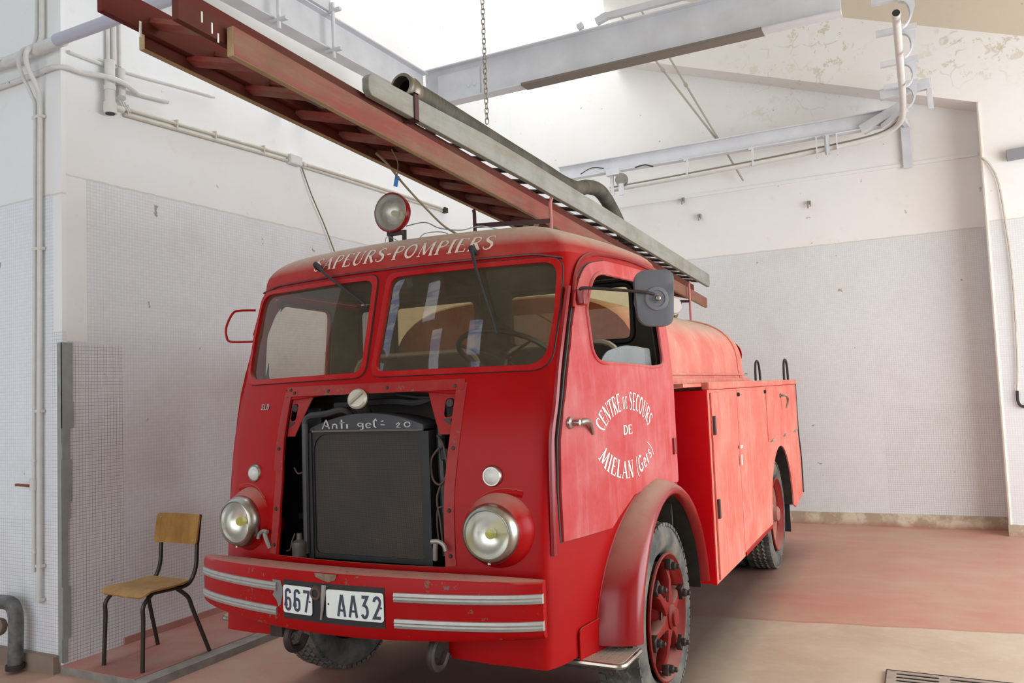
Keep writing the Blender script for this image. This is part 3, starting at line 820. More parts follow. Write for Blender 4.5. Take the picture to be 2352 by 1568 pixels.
# seats
for x0, x1 in ((-.80, .05), (.20, .86)):
    bm = bmesh.new()
    prof = roundpoly([(x0, 1.15), (x1, 1.15), (x1, 1.79), (x0, 1.79)], .13, 6)
    panel_bm(bm, prof, [], lambda a, b_: V((a, .02+.10*(b_-1.2)*.6, b_)), .2)
    s = finish('seat_back', bm, M_SEAT, TR, 30, solid=.09)
    bm = bmesh.new(); tube(bm, [V((a, -.03+.06*(b_-1.2), b_)) for a, b_ in prof], .014, 6, closed=True)
    finish('piping', bm, simple('cream_piping', (0.45, 0.36, 0.26), 0.6) if x0 < 0 else bpy.data.materials['cream_piping'], s)
    bm = bmesh.new(); box(bm, ((x0+x1)/2, -.22, 1.25), (x1-x0, .46, .14))
    finish('seat_cushion', bm, M_SEAT, TR, 0, bevel=.04)
# steering wheel
def steering():
    c = V((.46, -.48, 1.735)); nrm = V((0, .42, .90)).normalized()
    u = V((1, 0, 0)); v = nrm.cross(u)
    bm = bmesh.new(); tube(bm, [c+(u*cos(a)+v*sin(a))*.225 for a in [2*pi*k/40 for k in range(40)]], .013, 8, closed=True)
    s = finish('steering_wheel', bm, M_BLACK, TR)
    for k in range(3):
        a = pi/2+k*2*pi/3
        bm = bmesh.new(); cyl(bm, c-nrm*.03, c+(u*cos(a)+v*sin(a))*.222, .007, 6)
        finish('spoke', bm, M_BLACK, s)
    bm = bmesh.new(); lathe(bm, [(0, .0), (.03, -.005), (.035, -.03), (.0, -.03)], c, nrm, 16); cyl(bm, c-nrm*.03, c-nrm*.45, .018, 8)
    finish('column', bm, M_BLACK, s)
steering()

# ---- windshields
for sg in (1, -1):
    po = ws_out if sg > 0 else [(-a, b_) for a, b_ in ws_out]; pg = ws_gl if sg > 0 else [(-a, b_) for a, b_ in ws_gl]
    bm = bmesh.new()
    po2, pg = dens2(po, pg)
    ring_strip(bm, po2, pg, fm, fm, .014)
    fr = finish('windshield_frame', bm, M_FRAME, TR, 40)
    bm = bmesh.new(); tube(bm, [fm(a, b_, .003) for a, b_ in po2], .006, 6, closed=True)
    finish('seal', bm, M_SEAL, fr)
    bm = bmesh.new(); panel_bm(bm, pg, [], lambda a, b_: fm(a, b_, -.004), .08)
    finish('glass', bm, M_WINDSHIELD, fr, 60)
# drip rail above windshields
bm = bmesh.new(); tube(bm, [fm(x, 2.146-.02*max(0, abs(x)-.74)/.1, .006) for x in [-.86+k*.0344 for k in range(51)]], .006, 6)
finish('drip_rail', bm, M_DRIP, TR)
for sg in (1, -1):
    bm = bmesh.new(); pts = [(-.70, 1.90), (-.655, 2.02), (-.60, 2.10), (-.52, 2.145), (-.40, 2.165), (-.1, 2.172), (.20, 2.160)]
    tube(bm, smooth_path([sm(y, min(z, 2.16), .012, sg)+V((0, 0, max(0, z-2.16))) for y, z in pts], 5), .010, 6)
    finish('door_drip_rail', bm, M_FENDER, TR)

# ---- frame strip round the radiator opening (grille seat), with bolt heads
def strip(pts, w_, off, mat, name, parent, f=fm, th=.004):
    bm = bmesh.new(); P = [V(p) for p in pts]; A = []; B = []
    for i in range(len(P)):
        d = (P[min(i+1, len(P)-1)]-P[max(i-1, 0)]).normalized(); n = V((-d.y, d.x))
        A.append(bm.verts.new(f(*(P[i]+n*w_/2), off))); B.append(bm.verts.new(f(*(P[i]-n*w_/2), off)))
    for i in range(len(P)-1): bm.faces.new((A[i], A[i+1], B[i+1], B[i]))
    return finish(name, bm, mat, parent, 30, solid=th)
M_SEAT_STRIP = paint('dusty_grille_surround', (0.30, 0.012, 0.012), 0.05, 0.16, dustcol=(0.45, 0.2, 0.17), top=.4, rough=.42, chips=.07)
strip(dense([(-.48, .86), (-.465, 1.0), (-.46, 1.18), (-.472, 1.38), (-.476, 1.60)], .1)[:-3], .045, .006, M_SEAT_STRIP, 'grille_surround', TR)
strip([(.47, .86), (.465, .95), (.46, 1.08), (.46, 1.18), (.468, 1.28), (.474, 1.38), (.477, 1.5), (.478, 1.60)], .045, .006, M_SEAT_STRIP, 'grille_surround', TR)
strip([(-.49+k*.049, 1.592) for k in range(21)], .045, .0075, M_SEAT_STRIP, 'grille_surround', TR)
for x, z in ((-.46, 1.60), (-.43, 1.585), (-.21, 1.588), (.12, 1.59), (.45, 1.585), (-.475, 1.33), (.47, 1.33), (-.465, 1.06), (.462, 1.08), (.47, .90), (-.47, .90)):
    bm = bmesh.new(); lathe(bm, [(0, .006), (.007, .006), (.009, .0)], fm(x, z, .008), (0, -1, 0), 10)
    finish('bolt', bm, M_IRON, TR)
# hanging gusset plates at the two upper corners of the opening
for sg in (1, -1):
    pl = [(.452, 1.57), (.315, 1.57), (.395, 1.385), (.445, 1.385)]
    hole = roundpoly([(.405, 1.535), (.445, 1.535), (.445, 1.455), (.405, 1.455)], .018, 5)
    if sg < 0: pl = mir(pl); hole = mir(hole)
    bm = bmesh.new(); panel_bm(bm, pl, [hole], lambda a, b_: fm(a, b_, -.012), .06)
    g = finish('gusset_plate', bm, M_SEAT_STRIP, TR, 20, solid=.004)
    bm = bmesh.new(); hc = (sg*.425, 1.515); lathe(bm, [(0, .008), (.017, .008), (.020, 0)], fm(*hc, -.016), (0, -1, 0), 14)
    finish('lock_disc', bm, M_IRON, g); bm = bmesh.new()
    box(bm, fm(sg*.425, 1.425, -.016), (.034, .008, .05))
    finish('latch', bm, M_IRON, g)

# ---- radiator
def radiator():
    yr = -.93
    bm = bmesh.new()
    # core
    panel_bm(bm, roundpoly([(-.295, .85), (.31, .85), (.31, 1.40), (-.295, 1.40)], [.02, .02, .05, .05], 5), [], lambda a, b_: V((a, yr-.03, b_)), .3)
    r = finish('radiator', bm, M_RADIATOR, TR, 0, solid=.03)
    bm = bmesh.new()
    inner = roundpoly([(-.282, .862), (.298, .862), (.298, 1.396), (-.282, 1.396)], [.03, .02, .09, .09], 6)
    panel_bm(bm, [(-.300, .84), (.315, .84), (.315, 1.405), (-.300, 1.405)], [inner], lambda a, b_: V((a, yr-.05, b_)), .2)
    box(bm, (.33, yr+.06, 1.12), (.03, .24, .56)); box(bm, (-.305, yr+.06, 1.12), (.03, .24, .56))
    finish('core_frame', bm, M_BLACK, r, 0, solid=.006)
    # header tank with arched top
    bm = bmesh.new(); xs_ = [-.30+k*.62/16 for k in range(17)]
    top = [1.485-.055*((x-.02)/.30)**2 for x in xs_]
    F = [bm.verts.new((x, yr-.06, z)) for x, z in zip(xs_, top)]; F0 = [bm.verts.new((x, yr-.06, 1.41)) for x in xs_]
    K = [bm.verts.new((x, yr+.12, z-.006)) for x, z in zip(xs_, top)]; K0 = [bm.verts.new((x, yr+.12, 1.41)) for x in xs_]
    for i in range(16):
        bm.faces.new((F0[i], F0[i+1], F[i+1], F[i])); bm.faces.new((F[i], F[i+1], K[i+1], K[i])); bm.faces.new((K[i], K[i+1], K0[i+1], K0[i]))
    bm.faces.new((F0[0], F[0], K[0], K0[0])); bm.faces.new((F0[-1], K0[-1], K[-1], F[-1]))
    ht = finish('header_tank', bm, simple('tank_black', (0.028, 0.028, 0.032), 0.5, 0, .5, 6, (0.05, 0.04, 0.035)), r, 30, bevel=.008)
    bm = bmesh.new(); box(bm, (.02, yr-.062, 1.408), (.60, .012, .008)); finish('seam', bm, simple('seam_grey', (0.10, 0.085, 0.075), 0.6), r, 0)
    bm = bmesh.new()
    sc = .058; total = text_width(CHALK, 'Anti gel= 20'); 
    wrote = 'Anti gel= 20'
    def place(x, w_):
        gx0 = -.225+x*(.49/total)
        return lambda a, b_: V((gx0+a*(.49/total), yr-.0625, 1.418+b_*sc*.72))
    write(bm, CHALK, wrote, place)
    finish('chalk_writing', bm, M_CHALK, r, 0, recalc=False)
radiator()
# filler cap
bm = bmesh.new(); c = V((-.01, -1.005, 1.548)); ax = V((.25, -1, .28)).normalized()
lathe(bm, [(0, .012), (.038, .010), (.046, .0), (.044, -.015), (.0, -.015)], c, ax, 28)
cap = finish('filler_cap', bm, simple('cap_metal', (0.52, 0.47, 0.38), 0.45, 0.4, .4, 20, (0.35, 0.30, 0.22)), TR)
bm = bmesh.new(); s = ax.cross(V((0, 0, 1))).normalized(); u = s.cross(ax)
d = (s*.75-u*.65).normalized(); bar(bm, c+ax*.013-d*.036, c+ax*.013+d*.036, .012, .016, up=ax); finish('bar', bm, simple('cap_bar', (0.33, 0.28, 0.21), 0.5, .3), cap, 0)
bm = bmesh.new(); cyl(bm, c-ax*.015, c-ax*.05+V((0, .03, -.06)), .03, 12); finish('neck', bm, M_BLACK, cap)
# pipes, hoses and cables in the bay
M_HOSEBLK = simple('bay_hose_rubber', (0.022, 0.022, 0.024), 0.5, 0, .6, 9, (0.05, 0.04, 0.035))
def bay(pts, r, mat=None, name='coolant_pipe'):
    bm = bmesh.new(); tube(bm, smooth_path(pts, 6), r, 8); return finish(name, bm, mat or M_HOSEBLK, TR)
bay([(-.32, -1.0, .86), (-.318, -1.0, 1.1), (-.315, -1.0, 1.40), (-.31, -1.0, 1.455), (-.28, -1.0, 1.478), (-.20, -.995, 1.485), (-.12, -.97, 1.50), (-.09, -.94, 1.47)], .015)
bay([(-.25, -.86, 1.52), (0.05, -.84, 1.53), (.20, -.84, 1.52), (.33, -.83, 1.555), (.42, -.80, 1.52)], .016, name='hose')
bay([(.33, -.86, 1.55), (.36, -.90, 1.45), (.37, -.93, 1.36), (.375, -.93, 1.2), (.385, -.94, 1.02), (.40, -.96, .88)], .020, name='hose')
bay([(.385, -.97, 1.33), (.35, -.98, 1.28), (.355, -.98, 1.20), (.40, -.99, 1.18), (.43, -.985, 1.24), (.41, -.98, 1.34), (.37, -.96, 1.38)], .005, simple('cable_brown', (0.08, 0.045, 0.03), .6), 'cable')
bay([(.40, -.98, 1.19), (.375, -.985, 1.12), (.385, -.98, 1.02), (.39, -.97, .9)], .005, bpy.data.materials['cable_brown'], 'cable')
bay([(.43, -.97, 1.08), (.38, -.985, 1.08), (.372, -.985, 1.0), (.375, -.98, .94)], .004, bpy.data.materials['cable_brown'], 'cable')
bay([(.10, -.86, 1.56), (.2, -.86, 1.545), (.31, -.87, 1.53), (.37, -.9, 1.45), (.40, -.93, 1.38)], .006, name='cable')
bay([(-.42, -.96, 1.24), (-.39, -.97, 1.215), (-.36, -.97, 1.22)], .004, bpy.data.materials['cable_brown'], 'cable')
bm = bmesh.new(); box(bm, (.415, -.93, 1.03), (.05, .06, .09)); box(bm, (.41, -.93, 1.30), (.06, .06, .05)); box(bm, (.415, -.9, .95), (.03, .04, .10))
finish('regulator', bm, M_BLACK, TR, 0, bevel=.006)
bm = bmesh.new(); box(bm, (-.37, -.86, 1.2), (.08, .02, .62)); finish('fan_shroud', bm, simple('shroud_black', (0.02, 0.02, 0.021), .5), TR, 0)
# small horn-like lamp in the lower left of the bay
bm = bmesh.new(); c = V((-.345, -1.02, .885))
lathe(bm, [(.0, .07), (.012, .068), (.014, .04), (.034, .03), (.036, .018), (.034, .0), (.033, -.05), (0, -.05)], c, (0, 0, 1), 20)
finish('brake_fluid_reservoir', bm, simple('reservoir_bronze', (0.10, 0.075, 0.055), .5, .3, .4, 10), TR)
bay([(-.37, -1.02, .95), (-.39, -1.02, .91), (-.41, -1.01, .875), (-.44, -1.0, .865)], .004, bpy.data.materials['cable_brown'], 'cable')
# two bonnet catches at the bottom corners
for x, sg in ((-.492, 1), (.40, -1)):
    bm = bmesh.new()
    p = [fm(x-.005*sg, .885, .012), fm(x-.015*sg, .93, .03), fm(x-.02*sg, .955, .035)]
    tube(bm, p, .010, 8)
    h = [fm(x-.065*sg, .925, .035), fm(x-.055*sg, .948, .035), fm(x-.03*sg, .962, .035), fm(x+.0, .960, .035)]
    tube(bm, smooth_path(h, 4), .009, 8)
    finish('bonnet_catch', bm, simple('catch_metal', (0.33, 0.28, 0.25), .5, .4) if sg > 0 else bpy.data.materials['catch_metal'], TR)

# ---- head lamps
def headlamp(sg):
    c = V((sg*.662, -1.028, 1.0)); ax = V((sg*.06, -1, 0)).normalized()
    # red moulded bowl
    bm = bmesh.new(); lathe(bm, [(.158, -.075), (.150, -.035), (.140, -.012), (.128, .004), (.118, .016), (.110, .030)], c+V((0, .0, 0)), ax, 48)
    p = finish('headlamp', bm, M_RED, TR)
    bm = bmesh.new(); lathe(bm, [(.110, .0), (.117, .012), (.119, .030), (.113, .052), (.103, .067), (.096, .070), (.092, .064)], c, ax, 44)
    finish('bezel', bm, M_CHROME, p)
    bm = bmesh.new(); pr = [(.093, .066)]+[(.093*cos(a), .066-.062*sin(a)) for a in [k*pi/2/10 for k in range(1, 11)]]; pr[-1] = (0, .004)
    lathe(bm, pr, c, ax, 40); finish('reflector', bm, M_REFLECT, p)
    bm = bmesh.new(); lathe(bm, [(0, .048), (.016, .046), (.022, .036), (.020, .02), (.015, .006)], c, ax, 18); finish('bulb_shield', bm, M_YELLOW, p)
    bm = bmesh.new(); lathe(bm, [(.093, .069), (.06, .078), (.03, .082), (0, .083)], c, ax, 36); finish('lens', bm, M_LENS, p)
    bm = bmesh.new(); lathe(bm, [(0, .004), (.007, 0), (.006, -.01)], c+ax*.055+V((0, 0, -.115)), (0, 0, -1), 10); finish('screw', bm, M_CHROME, p)
    # side lamp above
    c2 = V((sg*.640, yf(.64, 1.22), 1.215))
    bm = bmesh.new(); lathe(bm, [(.043, -.004), (.044, .008), (.038, .018), (.033, .018)], c2, ax, 28)
    q = finish('side_lamp', bm, M_CHROME, TR)
    bm = bmesh.new(); lathe(bm, [(.034, .016), (.025, .028), (.012, .034), (0, .035)], c2, ax, 24); finish('lens', bm, simple('clear_lamp_plastic', (0.62, 0.60, 0.56), .2) if sg > 0 else bpy.data.materials['clear_lamp_plastic'], q)
for sg in (1, -1): headlamp(sg)
# wing swage running from over each head lamp down the front corner
for sg in (1, -1):
    bm = bmesh.new(); P = [(.56, 1.09), (.62, 1.135), (.69, 1.15), (.76, 1.14)]
    tube(bm, smooth_path([fm(sg*a, b_, -.012) for a, b_ in P], 5), .022, 8); finish('wing_swage', bm, M_RED, TR)
# maker badge
bm = bmesh.new()
def bp_(x, w_): return lambda a, b_: fm(-.665+(x+a)*.036, 1.512+b_*.028, .006)
write(bm, PLATEF, 'SLD', bp_, .06); finish('badge', bm, M_TRIM, TR, 0, recalc=False, solid=.003)
# flat front lettering on the roof brow
bm = bmesh.new()
TXT = 'SAPEURS-POMPIERS'; tw = text_width(SERIF, TXT, .06)
def rp(x, w_):
    k = 1.0/tw
    def f(a, b_):
        X = -.468+(x+a+.16*b_)*k*1.02; return roof_front(X, radians(13+b_*27), .005)
    return f
write(bm, SERIF, TXT, rp, .06); finish('roof_lettering', bm, M_LETTER, TR, 0, recalc=False)

# ---- wipers
for (px, py, pz), tip, sw in (((-.40, -.770, 2.205), (-.055, -.862, 1.975), -1), ((.475, -.765, 2.185), (.612, -.850, 1.82), 1)):
    bm = bmesh.new(); a = V((px, py-.02, pz)); b_ = V(tip)
    lathe(bm, [(0, .02), (.012, .018), (.016, 0), (.014, -.03)], a, (0, -1, .5), 12)
    finish('wiper_pivot', bm, M_BLACK, TR)
    bm = bmesh.new(); tube(bm, [a+V((0, -.012, .012)), a.lerp(b_, .25)+V((0, -.02, 0)), a.lerp(b_, .6)+V((0, -.012, 0)), b_], [.010, .007, .005, .003], 6)
    wp = finish('wiper_arm', bm, M_BLACK, TR)
    bm = bmesh.new(); d = (b_-a).normalized(); mid = a.lerp(b_, .78); bar(bm, mid-d*.16, mid+d*.11, .004, .014, up=(0, -1, .3)); finish('blade', bm, simple('wiper_rubber', (.02, .02, .02), .5) if sw < 0 else bpy.data.materials['wiper_rubber'], wp, 0)

# ---- bumper
def yb(x): return -1.255+.155*(x/.9)**2+.03*(abs(x)/.9)**10
def bumper():
    bm = bmesh.new()
    X = [-.868+k*(.887+.868)/40 for k in range(41)]
    prof = [(.10, .85), (.03, .852), (.006, .846), (0, .832), (0.0, .76), (0.0, .68), (0, .615), (.006, .602), (.04, .594), (.09, .596)]
    rows = []
    for x in X:
        e = max(0, (abs(x)-.86)/.04); dz = -.014*(1-cos(min(1, e)*pi/2)); 
        drop = .028*(x/.9)*-.35
        q = min(1, abs(x)/.88)**2; L_ = 1-.7*min(1, abs(x)/.88)**6
        zt_ = lambda z: z-.016*q if z > .72 else z+.030*q*min(1, (.72-z)/.12)
        rows.append([bm.verts.new((x, yb(x)+p[0]*(L_ if p[0] > .02 else 1), zt_(p[1]))) for p in prof])
    for a, b_ in zip(rows, rows[1:]):
        for i in range(len(prof)-1): bm.faces.new((a[i], a[i+1], b_[i+1], b_[i]))
    bm.faces.new(rows[0]); bm.faces.new(rows[-1][::-1])
    b0 = finish('bumper', bm, M_BUMP, TR, 40, solid=.004)
    for xa, xb in ((-.862, -.272), (.325, .890)):
        for z in (.772, .672):
            bm = bmesh.new(); n = 16; rows = []
            pr = [(-.004, -.019), (.010, -.017), (.014, -.006), (.011, 0), (.014, .006), (.010, .017), (-.004, .019)]
            for k in range(n+1):
                x = xa+(xb-xa)*k/n; rows.append([bm.verts.new((x, yb(x)-p[0], z+p[1])) for p in pr])
            for a, b_ in zip(rows, rows[1:]):
                for i in range(len(pr)-1): bm.faces.new((a[i], a[i+1], b_[i+1], b_[i]))
            bm.faces.new(rows[0]); bm.faces.new(rows[-1][::-1])
            finish('trim_strip', bm, M_TRIM, b0, 40)
    # black plate backing painted on the bumper
    def bmap(x, z, off=.004): return V((x, yb(x)-off, z))
    bm = bmesh.new(); panel_bm(bm, [(-.235, .648), (.282, .648), (.282, .806), (-.235, .806)], [], bmap, .06); finish('plate_backing', bm, M_BLACK, b0, 30)
    for nm, xa, xb, txt, x0, sc in (('licence_plate', -.229, -.066, '667', -.222, .098), ('licence_plate', .008, .280, 'AA32', .062, .098)):
        bm = bmesh.new(); panel_bm(bm, roundpoly([(xa, .673), (xb, .673), (xb, .786), (xa, .786)], .014, 4), [], lambda a, b_: bmap(a, b_, .009), .06)
        q = finish(nm, bm, M_PLATE, b0, 30, solid=.003); q['label'] = 'white plate reading '+txt
        bm = bmesh.new()
        adv = {'667': .0515, 'AA32': .056}[txt]
        for i, ch in enumerate(txt):
            w_, st = PLATEF[ch]
            for pts, ww in st: ribbon(bm, pts, ww, lambda a, b_: bmap(x0+i*adv+a*sc*.82, .684+b_*.088, .0115))
        finish('figures', bm, M_PLATETXT, q, 0, recalc=False)
        for xx in ((xb-.012,) if txt == '667' else (xa+.012, xb-.010)):
            bm = bmesh.new(); lathe(bm, [(0, .002), (.004, .002), (.004, 0)], bmap(xx, .728, .0105), (0, -1, 0), 8); finish('rivet', bm, M_BLACK, q)
    # starting handle hole and bent bracket between the plates
    bm = bmesh.new(); lathe(bm, [(.016, .010), (.026, .010), (.030, 0)], bmap(-.046, .765, .005), (0, -1, 0), 20); finish('crank_hole_rim', bm, simple('rust_brown', (.10, .05, .035), .8), b0)
    bm = bmesh.new(); lathe(bm, [(0, .008), (.017, .008)], bmap(-.046, .765, .004), (0, -1, 0), 20); finish('crank_hole', bm, M_BLACK, b0, 0)
    bm = bmesh.new(); tube(bm, [bmap(-.004, .80, .006), bmap(-.004, .76, .014), bmap(-.012, .70, .012), bmap(-.022, .662, .008)], [.011, .010, .006, .005], 8)
    finish('bent_bracket', bm, simple('bare_grey_metal', (.30, .27, .25), .6, .4), b0)
    # flaked area at the end of the left trims
    bm = bmesh.new()
    for pts in ([(-.30, .80), (-.25, .80), (-.238, .77), (-.24, .74), (-.25, .70), (-.265, .69), (-.275, .715), (-.30, .735), (-.285, .76)],):
        panel_bm(bm, pts, [], lambda a, b_: bmap(a, b_, .0045), .05)
    finish('bare_patch', bm, simple('bare_steel', (.21, .20, .19), .7, .2), b0, 30)
    bm = bmesh.new(); panel_bm(bm, [(-.055, .855), (.03, .855), (.06, .845), (.05, .822), (.015, .812), (-.02, .82), (-.05, .83)], [], lambda a, b_: bmap(a, min(b_, .845), .0045), .05)
    finish('rust_patch', bm, simple('rusty_chip', (.17, .11, .07), .8, 0, .6, 40, (.3, .25, .18)), b0, 30)
bumper()
# bumper irons and tow hooks
for x in (-.26, .46):
    bm = bmesh.new(); P = [V((x, -1.02, .60)), V((x, -1.15, .60)), V((x, -1.20, .56)), V((x, -1.19, .505)), V((x, -1.13, .49)), V((x, -1.09, .53))]
    tube(bm, smooth_path(P, 5), .017, 8); finish('tow_hook', bm, M_IRON, TR)
bm = bmesh.new()
for x in (-.42, .42): bar(bm, (x, -1.1, .58), (x, 4.1, .58), .07, .14)
finish('chassis_rail', bm, M_IRON, TR, 0)
bm = bmesh.new(); cyl(bm, (-.85, 0, .44), (.85, 0, .44), .045, 12); box(bm, (0, 0, .5), (.5, .3, .3)); finish('front_axle', bm, M_IRON, TR)
bm = bmesh.new(); cyl(bm, (-.85, 3.25, .44), (.85, 3.25, .44), .06, 12); lathe(bm, [(0, -.2), (.15, -.12), (.17, 0), (.15, .12), (0, .2)], (0, 3.25, .44), (1, 0, 0), 18); finish('rear_axle', bm, M_IRON, TR)
bm = bmesh.new(); box(bm, (0, 1.9, .55), (1.7, 1.9, .12)); finish('underbody', bm, M_BLACK, TR, 0)

# ---- doors
M_SPLIT = M_DOOR
def door(sg):
    dm = lambda a, b_: sm(a, b_, .006, sg)
    out = dense(roundpoly(DOOR, [0, 0, 0, 0, 0, .04, .06, 0, 0, .03, .02, .02, 0, 0, 0, 0], 4), .05)
    DW = DOORWIN if sg > 0 else roundpoly([(-.60, 1.665), (-.60, 1.90), (-.50, 2.085), (.0, 2.085), (.0, 1.655)], [.04, .02, .10, .06, .03], 6)
    p = panel('door', out, [DW], dm, M_DOOR if sg > 0 else M_RED, TR, .045, .012)
    bm = bmesh.new(); panel_bm(bm, roundpoly([(-.80, 1.0), (-.66, 1.55), (-.50, 2.10), (.26, 2.10), (.27, 1.1), (-.4, 1.0)], .04, 3), [DW], lambda a, b_: sm(a, b_, -.022, sg), .08)
    finish('door_lining', bm, M_INTERIOR, p, 30, solid=.004)
    # dark shut line
    bm = bmesh.new()
    if sg > 0: tube(bm, [sm(a-.010 if a < -.5 else a, b_, -.002, sg) for a, b_ in out[:len(out)]], .007, 6, closed=True)
    if sg > 0: finish('shut_line', bm, M_BLACK, p)
    else: bm.free()
    # window lip
    bm = bmesh.new(); tube(bm, [sm(a, b_, .012, sg) for a, b_ in DW], .009, 8, closed=True)
    finish('window_lip', bm, M_DOOR if sg > 0 else M_RED, p)
    return p
DL = door(1)
DR = door(-1)
# half lowered pane in the driver's door
gp = roundpoly([(-.50, 1.60), (.11, 1.60), (.11, 1.742), (-.20, 1.752), (-.42, 1.715)], [0, 0, .01, .05, .12], 6)
bm = bmesh.new(); panel_bm(bm, gp, [], lambda a, b_: sm(a, b_, -.035), .1); gg = finish('door_pane', bm, M_SIDEGLASS, DL, 60, solid=.005)
# door handle
bm = bmesh.new(); c = sm(-.80, 1.415, .012)
lathe(bm, [(.026, .0), (.024, .010), (.014, .016), (.013, .05), (0, .055)], c, (1, -.15, 0), 20)
tube(bm, smooth_path([c+V((.045, 0, 0)), c+V((.052, .05, .003)), c+V((.048, .105, -.008)), c+V((.040, .150, -.045)), c+V((.038, .158, -.058))], 5), [.014]*6+[.014, .013, .013, .012, .012, .011, .010, .010, .009, .009, .008, .008, .007, .007, .006], 10, flat=.8)
h = finish('door_handle', bm, M_CHROME, DL); 
# A pillar outer channel, with mirror bracket and small hinge
for sg in (1,):
    bm = bmesh.new(); P = [(-.925, .90), (-.922, 1.1), (-.912, 1.35), (-.875, 1.5), (-.838, 1.65), (-.765, 1.84), (-.70, 1.99)]
    tube(bm, smooth_path([sm(a, b_, .004, sg) for a, b_ in P], 5), .013, 6); finish('pillar_bead', bm, M_FENDER, TR)
# hinges
for y, z in ((.145, 1.24),):
    bm = bmesh.new(); box(bm, sm(y+.10, z, .014), (.02, .045, .085)); 
    q = finish('hinge', bm, M_FENDER, TR, 0, bevel=.004)
# door lettering
bm = bmesh.new()
cy_, cz_ = -.335, 1.335
def arc_text(txt, a0, a1, rx, rz, hgt, bottom=False, small=()):
    # letters set along an ellipse, spaced by arc length, leaning with it
    N = 200; A = [a0+(a1-a0)*k/N for k in range(N+1)]; Lc = [0]
    for a, b_ in zip(A, A[1:]):
        Lc.append(Lc[-1]+math.hypot(rx*(cos(radians(b_))-cos(radians(a))), rz*(sin(radians(b_))-sin(radians(a)))))
    ws = [SERIF[ch][0]*(0.62 if i in small else 1)+.05 for i, ch in enumerate(txt)]
    k_ = Lc[-1]/sum(ws); x = 0
    for i, ch in enumerate(txt):
        sc = .68 if i in small else 1
        for pts, ww in SERIF[ch][1]:
            def f(a, b_, x=x, sc=sc):
                L_ = min(max((x+a*(.62/.68*sc if sc < 1 else 1))*k_, 0), Lc[-1]); t = radians(interp(L_, Lc, A))
                n = V((cos(t)*.62, sin(t))).normalized()
                hh = ((b_-.5)*sc-(.5-.5*sc if sc < 1 else 0)*.6)*hgt
                if bottom: n = V((-cos(t)*.62, -sin(t))).normalized()
                return sm(cy_+rx*cos(t)+n.x*hh, cz_+rz*sin(t)+n.y*hh, .0135)
            ribbon(bm, pts, [q*1.15 for q in ww] if isinstance(ww, list) else ww*1.15, f)
        x += ws[i]
arc_text('CENTRE DE SECOURS', 164, 16, .262, .155, .082, small=(7, 8))
finish('door_lettering', bm, M_LETTERW, DL, 0, recalc=False); bm = bmesh.new()
arc_text('MIELAN (Gers)', 202, 338, .262, .155, .078, bottom=True)
finish('door_lettering', bm, M_LETTERW, DL, 0, recalc=False); bm = bmesh.new()
for i, ch in enumerate('DE'):
    for pts, ww in SERIF[ch][1]: ribbon(bm, pts, [q*1.2 for q in ww] if isinstance(ww, list) else ww*1.2, lambda a, b_: sm(cy_-.050+(i*.74+a)*.066, 1.338+b_*.042, .0135))
finish('door_lettering', bm, M_LETTERW, DL, 0, recalc=False)

# ---- mirrors
def mirror():
    a = sm(-.645, 1.945, .02); c = V((1.21, -.50, 1.925))
    bm = bmesh.new(); box(bm, a, (.05, .05, .07)); mp = finish('mirror', bm, M_FENDER, TR, 0, bevel=.006)
    bm = bmesh.new(); tube(bm, smooth_path([a+V((.01, -.02, .03)), a+V((.04, -.02, .035)), V((1.16, -.56, 1.955)), c+V((.0, -.02, .018))], 5), .007, 8); finish('arm', bm, M_IRON, mp)
    # grey housing: rounded plate facing forward
    nrm = V((.55, -.83, 0)).normalized(); u = V((-nrm.y, nrm.x, 0)); u = V((.83, .55, 0))
    out = roundpoly([(-.085, -.115), (.070, -.122), (.082, .10), (.06, .125), (-.065, .125), (-.095, .09)], [.06, .05, .03, .03, .03, .03], 6)
    def pm(d): return lambda x, z: c+u*x*1.0+V((0, 0, z))+nrm*d
    bm = bmesh.new(); panel_bm(bm, out, [], pm(0), .05)
    hs = finish('housing', bm, M_GREYPLASTIC, mp, 30, solid=.028, bevel=.006)
    bm = bmesh.new(); lathe(bm, [(0, .024), (.018, .024), (.020, .018), (.034, .018), (.036, .022), (.050, .020), (.054, .013)], c+V((0, 0, 0)), nrm, 28); finish('ring', bm, simple('grey_plastic_ring', (.155, .15, .165), .45), mp)
    bm = bmesh.new(); lathe(bm, [(0, .042), (.010, .038), (.014, .028), (.012, .02)], c, nrm, 16); finish('ball_joint', bm, M_CHROME, mp)
    bm = bmesh.new(); panel_bm(bm, [(x*.93, z*.93) for x, z in out], [], pm(-.016), .08); finish('mirror_glass', bm, M_REFLECT, mp, 0, solid=.002)
mirror()
bm = bmesh.new(); P = [V((-.905, -.69, 2.035)), V((-.97, -.74, 2.035)), V((-1.0, -.76, 2.02)), V((-1.015, -.79, 1.95)), V((-1.015, -.79, 1.90)), V((-1.0, -.78, 1.872)), V((-.93, -.735, 1.868)), V((-.90, -.72, 1.868))]
tube(bm, smooth_path(P, 4), .006, 8); finish('mirror_bracket', bm, M_RED, TR)
# small clearance lamp behind the driver's door
bm = bmesh.new(); lathe(bm, [(0, .02), (.04, .02), (.047, .012), (.047, -.015), (.03, -.03), (0, -.03)], (1.045, .36, 1.975), (.78, -.62, 0), 24)
q = finish('clearance_lamp', bm, simple('dusty_lamp_glass_pink', (.42, .34, .31), .4), TR)
bm = bmesh.new(); tube(bm, [V((1.045, .36, 1.975))+(V((.62, .78, 0))*cos(a)+V((0, 0, 1))*sin(a))*.046 for a in [2*pi*k/24 for k in range(24)]], .005, 6, closed=True); finish('rim', bm, simple('cream_lamp_rim', (.66, .62, .54), .4), q)

